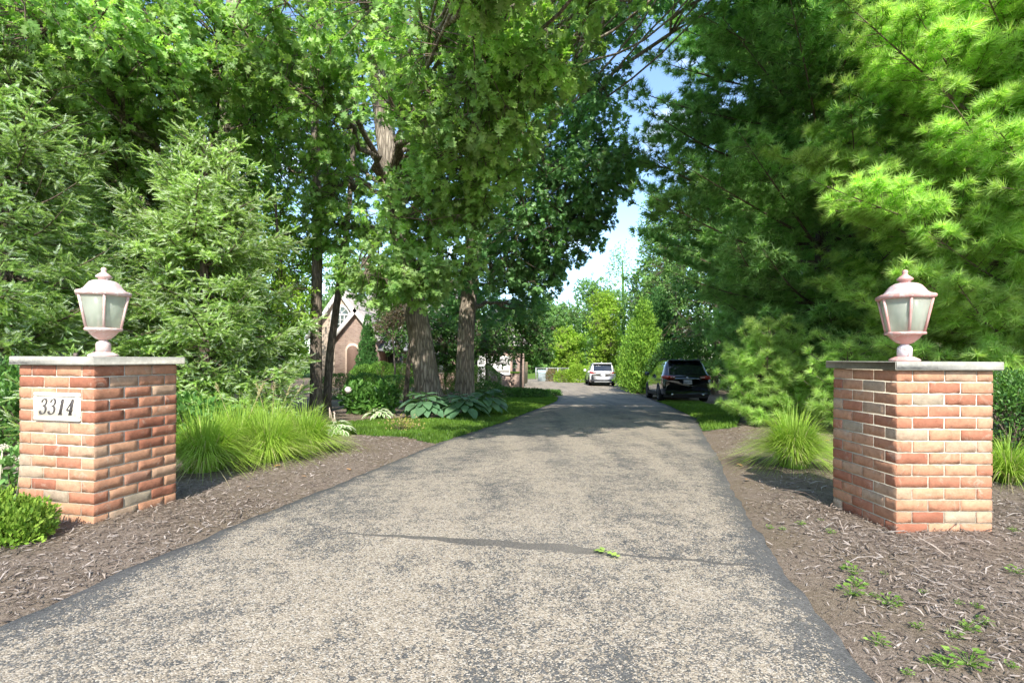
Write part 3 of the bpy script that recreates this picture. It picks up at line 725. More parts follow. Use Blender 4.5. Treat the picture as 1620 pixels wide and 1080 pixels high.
# --- young maple with lime leaves between spruce and trunks ----------------------------
r = tree_root('young_maple', P(440,600,11.5)[0], 11.5, 'young lime green maple between the bright spruce and the slender trunks', 'tree')
tr, _ = make_trunk(r, [(0,0,0),(.05,0,1.5),(0,.1,3.4),(-.1,0,5)], .07, .03, M_barkB, 10, 1.2)
leafy(r, [PB(430,560,11.2,42,55,.7,60), PB(445,470,11.3,45,60,.8,70), PB(455,370,12.5,50,60,.8,60), PB(470,420,13.5,30,60,.8,40), PB(400,400,13,60,50,.8,40)], tr, OVA, .10, M_lime, tips=4, per=8, limb_r=.02, spread=.28)

# --- overhead oak on the far left ---------------------------------------------------------
r = tree_root('oak_tree', -7.4, 12.2, 'spreading oak behind the spruces, its boughs filling the upper left', 'tree')
tr, _ = make_trunk(r, [(0,0,0),(.1,0,2.5),(.3,-.2,5),(.6,-.3,8),(.8,0,11)], .34, .15, M_barkA, 20, 1.3)
leafy(r, [PB(90,50,7.0,150,80,1.1,140), PB(20,150,7.4,90,70,1.0,75), PB(220,90,8.4,120,80,1.1,110), PB(340,60,8.8,120,80,1.2,110), PB(400,160,10.5,90,75,1.2,85),
  PB(140,190,9.4,85,50,1.0,60), PB(440,120,12,70,60,1.2,55), PB(330,170,12.5,120,90,1.6,90), PB(80,-30,8,190,70,1.3,90), PB(330,-50,10,190,80,2,80), PB(380,290,13.5,70,60,1.2,60), PB(60,250,12,120,80,1.6,80), PB(200,300,14,120,90,1.6,60)],
  tr, OAK, .155, M_oak, tips=4, per=7, limb_r=.09, limb_mat=M_barkA, minh=3.5)

# --- conifers --------------------------------------------------------------------------------
def conifer(root, Ht, prof, trunk_r, mats, kind='pine', dh=.42, nb=6, elev=12, tip=1.0, tsize=.11, lod=1.0, hmin=.25, ztwig=0, seed=3):
    """whorled conifer: prof = [(height, branch length)...]; returns nothing, builds trunk, boughs and crown under root"""
    g = np.random.default_rng(seed)
    make_trunk(root, [(0,0,-.05),(.03,0,Ht*.3),(-.03,.04,Ht*.7),(0,0,Ht)], trunk_r, .02, M_barkP, 14, 1.25, .03)
    ph, pl = zip(*prof); BR = Soup(); A0=[]; AD=[]; AL=[]                 # second-order twigs
    h = hmin
    while h < Ht-.12:
        L0 = np.interp(h, ph, pl); n = nb if L0 > .8 else max(4, nb-2); ph0 = g.random()*6.28
        for b in range(n):
            az = ph0+b*6.283/n+g.normal(0, .18); L = L0*((.72+.4*g.random()) if kind == 'pine' else (.55+.65*g.random())); up = g.normal(0, 5)
            hs_ = h+g.normal(0, dh*.25)
            frac = h/Ht
            if kind == 'pine': el = R(elev+up+28*frac**2); bend = .10*L
            else: el = R(-14+34*frac+up); bend = .12*L*(1-frac)
            t_ = np.linspace(0, 1, 12)[:, None]; d = np.array([math.cos(az)*math.cos(el), math.sin(az)*math.cos(el), math.sin(el)])
            C = np.array([0,0,hs_])+d*L*t_+np.array([0,0,1])*bend*(t_**2)*(1.4 if kind == 'spruce' else 1)-np.array([0,0,1])*(.10*L*np.sin(t_*math.pi) if kind == 'spruce' else .04*L*np.sin(t_*math.pi))
            side = np.array([-math.sin(az), math.cos(az), 0]); C += side*np.sin(t_*3)*g.normal(0, .05)*L
            BR.tube(C, np.linspace(.010+.007*L, .004, 12), 5, cap=False)
            sp = .10 if kind == 'pine' else .085
            ns = max(3, int(L/sp*lod)); tt = np.sort((.10 if L < 1 else .16)+(.98-.16)*g.random(ns))
            ci = tt*11; i0 = np.minimum(ci.astype(int), 10); f = (ci-i0)[:, None]; S0 = C[i0]*(1-f)+C[i0+1]*f
            T_ = nrm(C[i0+1]-C[i0]); sg = np.where(np.arange(ns) % 2 == 0, 1., -1.)[:, None]
            dd = nrm(T_*(.75+.25*g.random((ns,1)))+side*sg*(.75+.35*g.random((ns,1)))+np.array([0,0,1])*(g.normal(0, .22, (ns,1))+(.18 if kind == 'pine' else -.16)))
            ll = ((.14+.50*np.minimum(L*(1-tt), 1.6))*(.7+.5*g.random(ns)))
            A0 += [S0, C[-1:]]; AD += [dd, nrm(C[-1:]-C[-2:-1])]; AL += [ll, np.array([.16])]
        h += dh*(.85+.3*g.random())*(1.0 if frac < .6 else .8)
    A0 = np.concatenate(A0); AD = np.concatenate(AD); AL = np.concatenate(AL)
    # third-order twigs
    sp3 = .085 if kind == 'pine' else .10; n3 = np.maximum((AL/sp3*lod).astype(int), 0); idx = np.repeat(np.arange(len(AL)), n3)
    u = g.random(len(idx)); S3 = A0[idx]+AD[idx]*(AL[idx]*u)[:, None]
    sd3 = nrm(np.cross(AD[idx], np.array([0,0,1.]))+g.normal(0,.15,(len(idx),3))); sg = np.where(g.random(len(idx)) < .5, 1., -1.)[:, None]
    D3 = nrm(AD[idx]*.8+sd3*sg*(.5+.5*g.random((len(idx),1)))+np.array([0,0,1])*(g.normal(0,.2,(len(idx),1))+(.22 if kind == 'pine' else -.18)))
    L3 = (.07+.30*AL[idx]*(1-u))*(.7+.6*g.random(len(idx)))
    BR.sticks(A0, A0+AD*AL[:, None], .0055, .003); BR.sticks(S3, S3+D3*L3[:, None], .003, .002)
    BR.build('boughs', M_twig, root)
    P0 = np.concatenate([A0, S3]); D0 = np.concatenate([AD, D3]); L0_ = np.concatenate([AL, L3])
    S = Soup()
    if kind == 'pine':
        tips_ = P0+D0*L0_[:, None]
        n = np.maximum(1, (L0_/.085*lod*.55).astype(int)); ix = np.repeat(np.arange(len(L0_)), n); uu = .35+.65*g.random(len(ix))
        pos = np.concatenate([tips_, P0[ix]+D0[ix]*(L0_[ix]*uu)[:, None]]); dr = np.concatenate([D0, D0[ix]])
        dr = nrm(dr+np.array([0,0,.18])+g.normal(0, .12, dr.shape)); a = np.concatenate([.5+.5*g.random(len(tips_)), .7*g.random(len(ix))])
        T = TUFTS if lod > .7 else [TUFT_FAR]
        k = g.integers(0, len(T), len(pos))
        for q in range(len(T)):
            m = k == q; S.place(T[q], pos[m], dr[m], nrm(np.array([0,0,1.])+g.normal(0,.5,(m.sum(),3))), tsize*(.8+.4*g.random(m.sum())), a[m])
    else:
        st = tsize*.62; n = np.maximum(1, (L0_/st).astype(int)+1); ix = np.repeat(np.arange(len(L0_)), n)
        ordn = np.concatenate([np.arange(k) for k in n]); pos = P0[ix]+D0[ix]*(ordn*st)[:, None]
        last = ordn == n[ix]-1
        dr = nrm(D0[ix]+g.normal(0, .10, (len(ix),3))); a = np.where(last, .55+.45*g.random(len(ix)), .45*g.random(len(ix)))
        # side shoots
        m = g.random(len(ix)) < .55; ps = pos[m]+dr[m]*(st*.5*g.random((m.sum(),1))); sdv = nrm(np.cross(dr[m], g.normal(size=(m.sum(),3)))); ds = nrm(dr[m]*.7+sdv*.7)
        pos = np.concatenate([pos, ps]); dr = np.concatenate([dr, ds]); a = np.concatenate([a, .25+.75*g.random(len(ps))])
        k = g.integers(0, len(SHOOTS), len(pos)) if lod > .6 else np.zeros(len(pos), int)
        for q in range(len(SHOOTS)):
            m = k == q; S.place(SHOOTS[q], pos[m], dr[m], nrm(g.normal(size=(m.sum(),3))), tsize*(.8+.4*g.random(m.sum())), a[m])
    print(root.name, 'elements', len(pos), 'verts', S.n)
    S.build('crown', mats, root)

# spruces on the left
SG = 'spruces on the left'
def spruce(px, Z, Ht, prof, label, mat, seed, lod=1.0, ts=.135):
    x = P(px, 600, Z)[0]; r = tree_root('spruce_tree', x, Z, label, 'spruce', SG)
    conifer(r, Ht, prof, .035*Ht**.8, mat, 'spruce', dh=.24, nb=8, tsize=ts, seed=seed, lod=lod, hmin=.25); return r
spruce(322, 8.0, 4.7, [(0,1.35),(1.5,1.55),(3.2,1.2),(4.1,.7),(4.7,.2)], 'bright sunlit spruce in front of the others, right of the left lantern', M_spruce, 11)
spruce(190, 9.6, 7.6, [(0,1.9),(1.5,1.9),(4,1.6),(6,1.0),(7.6,.2)], 'taller spruce directly behind the left lantern', M_spruce, 12, .8)
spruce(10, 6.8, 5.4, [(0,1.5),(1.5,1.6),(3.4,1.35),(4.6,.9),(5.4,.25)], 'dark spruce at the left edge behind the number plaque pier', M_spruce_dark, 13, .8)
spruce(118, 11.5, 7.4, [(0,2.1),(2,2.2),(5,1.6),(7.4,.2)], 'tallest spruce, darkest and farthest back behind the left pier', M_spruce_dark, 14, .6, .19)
spruce(432, 7.6, .95, [(0,.62),(.5,.45),(.95,.1)], 'knee-high young spruce behind the fountain grass', M_spruce, 15, 1.1, .10)
spruce(120, 4.75, 1.12, [(0,.42),(.6,.4),(1.12,.1)], 'small young spruce rising just behind the number plaque pier', M_spruce, 16, 1.1, .10)

# white pines on the right
PG = 'white pines on the right'
def pine(px, Z, Ht, prof, label, mat, seed, lod=1.0, ts=.15, dh=.42, nb=6, elev=10, hmin=.35):
    x = P(px, 600, Z)[0]; r = tree_root('pine_tree', x, Z, label, 'pine', PG)
    conifer(r, Ht, prof, .030*Ht**.85, mat, 'pine', dh=dh, nb=nb, tsize=ts, seed=seed, lod=lod, elev=elev, hmin=hmin); return r
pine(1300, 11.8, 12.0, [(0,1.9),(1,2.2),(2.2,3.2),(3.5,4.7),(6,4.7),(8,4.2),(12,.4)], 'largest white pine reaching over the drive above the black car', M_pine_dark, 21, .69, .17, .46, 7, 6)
pine(1640, 7.3, 8.0, [(0,1.3),(1.2,2.2),(2.2,3.2),(3.5,3.4),(5,2.8),(8,.3)], 'bright white pine spreading behind the plain pier', M_pine, 22, .95, .15, .40, 8, 10, .9)
pine(1215, 9.6, 1.75, [(0,.95),(.8,.95),(1.75,.3)], 'low young white pine at the drive edge in front of the black car', M_pine, 23, 1.1, .13, .26, 7, 14, .15)
pine(1345, 8.2, 1.5, [(0,.65),(.7,.75),(1.5,.25)], 'bushy young white pine left of the plain pier', M_pine, 24, 1.0, .13, .28, 7, 14, .2)
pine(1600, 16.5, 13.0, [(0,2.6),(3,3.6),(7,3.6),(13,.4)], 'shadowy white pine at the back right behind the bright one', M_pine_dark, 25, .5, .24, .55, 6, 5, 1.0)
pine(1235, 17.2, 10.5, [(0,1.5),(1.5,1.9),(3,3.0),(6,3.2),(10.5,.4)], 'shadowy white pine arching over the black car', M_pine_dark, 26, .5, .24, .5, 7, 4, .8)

# ================================================================ HOUSE
def brick_wall_mat(name, c1, c2, mort, sc_=1.0):
    t = NT(name); p = t.n('ShaderNodeSeparateXYZ'); t.l(t.pos(), p.inputs[0]); cmb = t.n('ShaderNodeCombineXYZ')
    t.l(t.math('ADD', p.outputs[0], p.outputs[1]), cmb.inputs[0]); t.l(p.outputs[2], cmb.inputs[1])
    b = t.n('ShaderNodeTexBrick'); b.inputs['Scale'].default_value = 1; b.inputs['Brick Width'].default_value = .21*sc_; b.inputs['Row Height'].default_value = .075*sc_
    b.inputs['Mortar Size'].default_value = .007; b.inputs['Color1'].default_value = (*c1, 1); b.inputs['Color2'].default_value = (*c2, 1); b.inputs['Mortar'].default_value = (*mort, 1)
    t.l(cmb.outputs[0], b.inputs['Vector'])
    c = t.mix(1.0, b.outputs[0], t.ramp(t.noise(2.5, 5, .6), [(.3, .8), (.7, 1.15)]), 'MULTIPLY')
    t.bsdf(c, .9, .15, normal=t.bump(b.outputs['Fac'], .4, -.01)); return t.m
M_hb = brick_wall_mat('pink_brick', (.26,.17,.135), (.37,.26,.205), (.40,.34,.29)); M_peach = brick_wall_mat('pale_peach_brick', (.50,.38,.29), (.57,.45,.35), (.56,.48,.4))
t = NT('roof_shingle'); mp = t.n('ShaderNodeMapping'); mp.inputs['Scale'].default_value = (1,1,1); t.l(t.pos(), mp.inputs[0])
b = t.n('ShaderNodeTexBrick'); b.inputs['Scale'].default_value = 1; b.inputs['Brick Width'].default_value = .33; b.inputs['Row Height'].default_value = .15; b.inputs['Mortar Size'].default_value = .008
b.inputs['Color1'].default_value = (.27,.245,.22,1); b.inputs['Color2'].default_value = (.40,.365,.33,1); b.inputs['Mortar'].default_value = (.22,.19,.17,1); t.l(mp.outputs[0], b.inputs['Vector'])
t.bsdf(t.mix(1.0, b.outputs[0], t.ramp(t.noise(1.2, 5, .6), [(.3, .82), (.7, 1.12)]), 'MULTIPLY'), .9, .15); M_roof = t.m
M_trim = simple('cream_trim', (.72,.68,.60), .6, .3, var=.06); M_white = simple('white_door_paint', (.74,.72,.68), .5, .3, var=.05); M_dkroof = simple('grey_shingle', (.20,.20,.21), .9, .1, var=.2, scale=3)
t = NT('window_glass'); t.bsdf((.10,.13,.12), .08, .8); M_glass = t.m
M_fence = simple('cedar_board', (.50,.36,.20), .85, .15, var=.22, scale=5); M_black = simple('black_metal', (.02,.02,.022), .5, .4); M_galv = simple('galvanised_steel', (.42,.43,.42), .45, .5, metal=.4)

HZ = 35.0
def hx(px, Z=HZ): return (px-810)/800*Z
def hz(py, px=650, Z=HZ): return CZ-(py-hy(px))/800*Z
hroot = empty('brick_house', (hx(650), HZ, -.97), 0, 'pink brick house with a peach gable and arched window behind the oaks', 'house')
HB = np.array([hx(650), HZ, -.97])
def HL(px, py, y=0, Z=HZ): return (hx(px, Z)-HB[0], y+Z-HB[1], hz(py, px, Z)-HB[2])
def slab(s, q, th=.14, a=.5):
    """roof plane: quad/tri extruded downwards"""
    q = np.array(q, float); n = np.cross(q[1]-q[0], q[2]-q[0]); n = n/np.linalg.norm(n); n = n if n[2] > 0 else -n
    k = len(q); V = np.concatenate([q, q-n*th]); F = [list(range(k)), list(range(2*k-1, k-1, -1))]+[[i, k+i, k+(i+1) % k, (i+1) % k] for i in range(k)]
    s.add(V, [tuple(f) for f in F], a)
x0, x1, xg = hx(505)-HB[0], hx(772)-HB[0], hx(828)-HB[0]; ze = 2.95
s = Soup(); s.box((x0, 0, -.3), (x1, 9, ze)); s.build('wall', M_hb, hroot)
s = Soup(); s.box((x1+.003, -2.2, -.3), (xg, 8.6, ze-.1)); gw = s.build('garage_wing', M_hb, hroot)
s = Soup(); e = .35                                                         # main hip roof, garage hip roof
zr = 8.0
A, B, C_, D_ = (x0-e, -e, ze), (x1+.2, -e, ze), (x1+.2, 9+e, ze), (x0-e, 9+e, ze); R0, R1 = (x0+3.5, 4.5, zr), (x1-3.0, 4.5, zr)
slab(s, [A, B, R1, R0]); slab(s, [B, C_, R1]); slab(s, [C_, D_, R0, R1]); slab(s, [D_, A, R0]); s.build('roof', M_roof, hroot)
s = Soup(); zg = ze-.06; A, B, C_, D_ = (x1-1.2, -2.2-e, zg), (xg+e, -2.2-e, zg), (xg+e, 8.9, zg), (x1-1.2, 8.9, zg); G0 = (x1+.3, 2.4, zg+2.9); G1 = (x1+.3, 4.2, zg+2.9)
slab(s, [A, B, G0]); slab(s, [B, C_, G1, G0]); slab(s, [C_, D_, G1]); slab(s, [D_, A, G0, G1]); s.build('garage_roof', M_roof, hroot)
def gable(cx, y, w, zb, zev, zap, depth, wallm, name):
    s = Soup(); V = [(cx-w/2, y, zb), (cx+w/2, y, zb), (cx+w/2, y, zev), (cx, y, zap), (cx-w/2, y, zev)]; V += [(a, b_+depth, c) for a, b_, c in V]
    s.add(V, [(0,1,2,3,4), (9,8,7,6,5), (0,5,6,1), (1,6,7,2), (4,9,5,0)]); g = s.build(name, wallm, hroot)
    r_ = Soup(); sl = (zap-zev)/(w/2); o = .28
    for sg in (-1, 1):
        slab(r_, [(cx, y-.3, zap+.1), (cx+sg*(w/2+o), y-.3, zev+.1-sl*o), (cx+sg*(w/2+o), y+depth+1.6, zev+.1-sl*o), (cx, y+depth+1.6, zap+.1)], .1)
    r_.build('gable_roof', M_roof, g)
    f = Soup()
    for sg in (-1, 1):
        slab(f, [(cx, y-.33, zap+.06), (cx+sg*(w/2+o), y-.33, zev+.06-sl*o), (cx+sg*(w/2+o), y-.302, zev+.06-sl*o), (cx, y-.302, zap+.06)], .24)
    f.build('rake_board', M_trim, g); return g
ax = hx(546)-HB[0]
ga = gable(ax, -1.0, 4.0, -.2, 3.6, 6.55, 6.0, M_peach, 'peach_gable')
gb = gable(hx(580)-HB[0], -2.4, 2.7, -.2, 3.4, 5.1, 3.0, M_hb, 'brick_gable')
# arched window in the peach gable
def arch_pts(w, h, n=14): return [(-w/2, 0), (w/2, 0)]+[(w/2*math.cos(a_), h-w/2+w/2*math.sin(a_)) for a_ in np.linspace(0, math.pi, n)]
def plate(pts, cx, y, z, th, name, mat, par):
    s = Soup(); k = len(pts); V = [(cx+a_, y, z+b_) for a_, b_ in pts]+[(cx+a_, y+th, z+b_) for a_, b_ in pts]
    s.add(V, [tuple(range(k)), tuple(range(2*k-1, k-1, -1))]+[(i, k+i, k+(i+1) % k, (i+1) % k) for i in range(k)]); return s.build(name, mat, par)
wz = hz(526, 545, 34)-HB[2]-.05
plate(arch_pts(1.32, 2.02), ax, -1.045, wz-.1, .05, 'window_frame', M_white, ga)
wg = plate(arch_pts(1.10, 1.80), ax, -1.052, wz, .02, 'window_pane', M_glass, ga)
s = Soup()
for u in (-.275, 0, .275): s.box((ax+u-.018, -1.068, wz), (ax+u+.018, -1.053, wz+1.2))
for v in (.3, .6, .9): s.box((ax-.55, -1.075, wz+v), (ax+.55, -1.069, wz+v+.03))
s.box((ax-.55, -1.085, wz+1.2), (ax+.55, -1.053, wz+1.28))
for a_ in (45, 90, 135): s.tube([(ax, -1.06, wz+1.26), (ax+.53*math.cos(R(a_)), -1.06, wz+1.26+.53*math.sin(R(a_)))], .018, 4)
s.build('glazing_bars', M_white, ga)
bx = hx(571)-HB[0]; plate(arch_pts(.95, 2.9), bx+.2, -2.47, 0, .06, 'arch_surround', simple('buff_stone', (.60,.44,.34), .9, .1), gb); plate(arch_pts(.72, 2.72), bx+.2, -2.485, .03, .02, 'entry_shade_panel', simple('dark_entry', (.16,.10,.075), .8, .2), gb)  # flat dark panel paints the shade of the arched opening
# porch: white column, small grey roof, windows on the main wall
s = Soup(); s.box((hx(605)-HB[0], -1.9, 0), (hx(609)-HB[0], -1.72, 2.5)); s.build('porch_column', M_trim, hroot)
s = Soup(); slab(s, [(hx(592)-HB[0], -2.3, 2.5), (hx(668)-HB[0], -2.3, 2.5), (hx(660)-HB[0], 0, 3.6), (hx(598)-HB[0], 0, 3.6)]); s.build('porch_roof', M_dkroof, hroot)
for px_ in (625, 655, 700, 745):
    wx = hx(px_)-HB[0]; f = plate([(-.55,0),(.55,0),(.55,1.5),(-.55,1.5)], wx, -.05, .9, .05, 'window', M_white, hroot)
    plate([(-.47,.08),(.47,.08),(.47,1.42),(-.47,1.42)], wx, -.06, .9, .02, 'window_pane', M_glass, f)
gx = hx(790, 32.8)-HB[0]
gd = plate([(-1.05,0),(1.05,0),(1.05,2.15),(-1.05,2.15)], gx-.35, -2.26, -.02, .06, 'garage_door', M_white, hroot)
for k in range(4): plate([(-1.0,0),(1.0,0),(1.0,.46),(-1.0,.46)], gx-.35, -2.272, .05+k*.52, .015, 'door_panel', M_white, gd)
plate([(-.10,0),(.10,0),(.10,1.7),(-.10,1.7)], gx+.95, -2.25, .5, .05, 'shutter', M_black, hroot)
s = Soup(); s.box((x1-.10, -2.30, -.1), (x1+.0, -2.21, ze-.1)); s.build('downspout', M_trim, hroot)
s = Soup(); s.box((x0-.4, -.50, ze-.12), (x1-1.4, -.352, ze-.01)); s.build('gutter', M_trim, hroot)
s = Soup(); s.box((x1-1.3, -2.70, zg-.13), (xg+.4, -2.552, zg-.02)); s.build('gutter', M_trim, hroot)

# low brick garden wall with a small lantern pier, cedar fence, metal fence, cabinet
gwx = [(P(q, 600, 29.5)[0]) for q in (768, 776, 786, 798, 809)]
g0 = empty('garden_wall', (gwx[0], 29.5, float(gz(29.5))), 0, 'low brick garden wall with a swooping top before the garage', 'garden wall')
s = Soup(); tops = [1.55, 1.45, 1.05, .85, .85]
for a_, b_, h0_, h1_ in zip(gwx[:-1], gwx[1:], tops[:-1], tops[1:]):
    V = [(a_-gwx[0],0,-.1),(b_-gwx[0],0,-.1),(b_-gwx[0],0,h1_),(a_-gwx[0],0,h0_)]; V += [(p_[0], .25, p_[2]) for p_ in V]
    s.add(V, np.array([(0,1,2,3),(7,6,5,4),(3,2,6,7)]))
s.build('wall', M_hb, g0)
s = Soup(); s.tube([(x-gwx[0], .125, h_+.03) for x, h_ in zip(gwx, tops)], .07, 6); s.build('coping', M_black, g0)
px_ = P(815, 600, 29.5)[0]; g0 = empty('garden_pier', (px_, 29.5, float(gz(29.5))), 0, 'small brick pier at the end of the garden wall', 'small pier')
s = Soup(); s.box((-.24,-.24,-.1),(.24,.24,1.05)); s.build('brickwork', M_hb, g0); s = Soup(); s.bbox((-.3,-.3,1.052),(.3,.3,1.13),.02); s.build('cap_stone', M_lime, g0)
g1 = empty('small_lantern', (px_, 29.5, float(gz(29.5))+1.132), 0, 'small dark lantern on the little garden pier by the garage', 'lantern')
s = Soup(); s.lathe([(0,0),(.10,0),(.04,.04),(.03,.14),(.09,.18),(0,.18)], 10); s.build('base', M_black, g1)
s = Soup(); s.lathe([(0,.181),(.10,.181),(.14,.42),(0,.42)], 6); s.build('glass', M_lglass, g1); s = Soup(); s.lathe([(0,.421),(.17,.421),(.06,.54),(.03,.62),(0,.64)], 6); s.build('hood', M_black, g1)

def fence_panel(root, n, w, h, mat, gap=.008):
    for k in range(n):
        s = Soup(); hh = h+rng.normal(0, .006); s.bbox((k*w+gap/2, 0, .05), ((k+1)*w-gap/2, .02, hh), .003); s.build('board', mat, root)
fr_ = empty('cedar_fence', (P(828, 600, 38)[0], 38, float(gz(38))), R(83), 'tan cedar board fence beyond the garage corner', 'fence')
fence_panel(fr_, 26, .14, 1.75, M_fence)
s = Soup()
for z_ in (.35, 1.4): s.box((0, .021, z_), (26*.14, .06, z_+.09))
s.build('rail', M_fence, fr_)
mf = empty('metal_fence', (P(848, 600, 50)[0], 50, float(gz(50))), 0, 'pale metal mesh fence across the far end of the drive', 'fence')
L_ = P(900, 600, 50)[0]-P(848, 600, 50)[0]
for k in range(4):
    s = Soup(); s.tube([(k*L_/3, 0, 0), (k*L_/3, 0, 1.25)], .045, 8); s.build('post', M_galv, mf)
s = Soup(); s.tube([(0,0,1.2),(L_,0,1.2)], .03, 6); s.build('top_rail', M_galv, mf)
s = Soup(); n_ = 44
for k in range(n_): s.sticks(np.array([[k*L_/n_,0,.05]]), np.array([[k*L_/n_,0,1.18]]), .008, .008)
s.sticks(np.array([[0,0,.1],[0,0,.6]]), np.array([[L_,0,.1],[L_,0,.6]]), .012, .012); s.build('mesh', M_galv, mf)
cb = empty('utility_cabinet', (P(857, 600, 46)[0], 46, float(gz(46))), 0, 'grey utility cabinet with a pale blue lid at the far end of the drive', 'cabinet')
s = Soup(); s.bbox((-.33,-.3,0),(.33,.3,.78),.02); s.build('body', simple('grey_cabinet', (.22,.26,.26), .6, .3), cb); s = Soup(); s.bbox((-.37,-.34,.782),(.37,.34,1.02),.03); s.build('lid', simple('pale_blue_plastic', (.55,.72,.76), .4, .4), cb)
# neighbour's house behind the pines, and its lamp post
nb_ = empty('neighbour_house', (P(1590, 600, 27)[0], 27, -.9), 0, 'pale neighbouring house glimpsed through the pines behind the plain pier', 'house')
s = Soup(); s.box((-4.5, 0, -.3), (6, 7, 3.4)); s.build('wall', M_peach, nb_); s = Soup(); slab(s, [(-5,-.5,3.35),(6.5,-.5,3.35),(4.5,3.5,6.2),(-3,3.5,6.2)]); slab(s, [(-5,-.5,3.35),(-3,3.5,6.2),(-5,7.5,3.35)]); s.build('roof', M_roof, nb_)
for k in (-3, -.5, 3):
    f = plate([(-.5,0),(.5,0),(.5,1.4),(-.5,1.4)], k, -.05, .9, .05, 'window', M_white, nb_); plate([(-.42,.08),(.42,.08),(.42,1.32),(-.42,1.32)], k, -.06, .9, .02, 'window_pane', M_glass, f)
lp = empty('lamp_post', (P(1613, 600, 9)[0], 9.0, float(gz(9))), 0, 'dark post lamp beside the yew right of the plain pier', 'post lamp')
s = Soup(); s.tube([(0,0,0),(0,0,1.08)], .03, 10); s.build('post', M_black, lp); s = Soup(); s.lathe([(0,1.08),(.05,1.08),(.075,1.28),(0,1.28)], 6); s.build('glass', M_lglass, lp); s = Soup(); s.lathe([(0,1.281),(.10,1.281),(.05,1.35),(.015,1.42),(0,1.43)], 6); s.build('hood', M_black, lp)

# ================================================================ SHRUBS AND PERENNIALS
M_box = foliage('boxwood_leaf', (.07,.17,.025), (.19,.34,.05), .3, .5, .35, clump=3)
M_dkleaf = foliage('dark_shrub_leaf', (.04,.11,.025), (.13,.26,.05), .3, .45, .4, clump=2.5)
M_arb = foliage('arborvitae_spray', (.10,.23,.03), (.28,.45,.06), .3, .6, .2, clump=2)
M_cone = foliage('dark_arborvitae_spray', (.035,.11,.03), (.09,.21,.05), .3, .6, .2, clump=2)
M_hyd = foliage('hydrangea_leaf', (.06,.16,.03), (.13,.27,.05), .35, .45, .35, clump=2)
M_hosta = foliage('hosta_leaf', (.08,.17,.085), (.15,.26,.13), .3, .4, .4, clump=2)
M_hvar = foliage('variegated_hosta_leaf', (.10,.20,.06), (.16,.28,.08), .3, .45, .35, clump=2, edge=(.62,.66,.46))
M_fgrass = foliage('fountain_grass_blade', (.12,.25,.02), (.36,.49,.08), .35, .5, .3, clump=2)
M_straw = foliage('straw_blade', (.42,.36,.18), (.6,.52,.30), .3, .7, .2, clump=2)
M_jun = foliage('lime_juniper_spray', (.11,.22,.02), (.28,.40,.06), .3, .6, .25, clump=8)
M_red = foliage('purple_maple_leaf', (.06,.055,.03), (.16,.12,.06), .35, .5, .35, clump=2)
M_weed = foliage('weed_leaf', (.11,.23,.03), (.23,.36,.07), .35, .5, .3, clump=8)
M_sedum = foliage('sedum_leaf', (.12,.25,.06), (.22,.38,.11), .25, .45, .4, clump=6)

def bush(root, ells, n, leaf, size, mat, shell=.35, lump=.14, stems=14, out=.8, up=.5, crown='foliage', seed=0, stem_r=.008):
    g = np.random.default_rng(seed+100); S = Soup(); ST = Soup(); vol = np.array([e[1][0]*e[1][2] for e in ells], float); vol = vol/vol.sum()
    for (c, rad), f in zip(ells, vol):
        k = int(n*f); c = np.array(c, float); rad = np.array(rad, float); u = nrm(g.normal(size=(k, 3)))
        r_ = (1-shell*g.random((k, 1))**1.6)*(1+lump*(np.sin(6*u[:, :1]+c[0]*3)*np.sin(5*u[:, 2:3]+1)+.7*np.sin(11*u[:, 1:2]+9*u[:, :1])+.5*g.normal(size=(k,1))*.4))
        p = c+u*rad*r_; ok = p[:, 2] > .01; p, u = p[ok], u[ok]; k = len(p)
        d = nrm(u/rad*rad.mean()*out+g.normal(0, .5, (k, 3))+np.array([0,0,up])); N = nrm(u+g.normal(0, .6, (k, 3))+np.array([0,-.2,.5]))
        S.place(leaf, p, d, N, size*(.65+.6*g.random(k)), g.random(k))
        for q in range(stems):
            e = c+nrm(g.normal(size=3))*rad*.75; e[2] = max(e[2], .1); ST.tube(curve((c[0]+g.normal(0,.03), c[1]+g.normal(0,.03), -.02), e, 5), [stem_r*1.5]*2+[stem_r]*2+[stem_r*.5], 4, cap=False)
    S.build(crown, mat, root)
    if stems: ST.build('stems', M_twig, root)
def shrub(name, px, Z, ells, n, leaf, size, mat, label, cat='shrub', group=None, **k):
    x = P(px, 600, Z)[0]; r = empty(name, (x, Z, float(H(x, Z))-.01), 0, label, cat, group); bush(r, ells, n, leaf, size, mat, **k); return r
FL = T_simple(.22)
def T_spray():
    return tri_template([((0,0,0),(.3,.14,.02),(.34,0,0)),((.1,0,0),(.55,.24,.02),(.6,0,0)),((.4,0,0),(.8,.16,.02),(.85,0,0)),((0,0,0),(.3,-.14,.02),(.34,0,0)),((.1,0,0),(.55,-.24,.02),(.6,0,0)),((.4,0,0),(.8,-.16,.02),(.85,0,0)),((.6,.05,0),(.6,-.05,0),(1.05,0,0))])
SPR = T_spray()
def cone(h, r, blunt=1.0): return [((0,0,h*f), (r*(1-f**blunt)*1.15+.06, r*(1-f**blunt)*1.15+.06, h*.17)) for f in (.10,.25,.4,.55,.7,.84)]
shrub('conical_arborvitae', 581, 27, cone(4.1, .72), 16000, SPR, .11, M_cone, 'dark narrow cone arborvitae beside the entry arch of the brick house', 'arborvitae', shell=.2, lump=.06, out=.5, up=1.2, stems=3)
AG = 'arborvitae along the drive'
shrub('arborvitae', 1018, 27.5, cone(5.0, .95, 2.4), 16000, SPR, .16, M_arb, 'tall yellow green arborvitae between the white and the black car', 'arborvitae', AG, shell=.4, lump=.24, out=.6, up=1.0, stems=3)
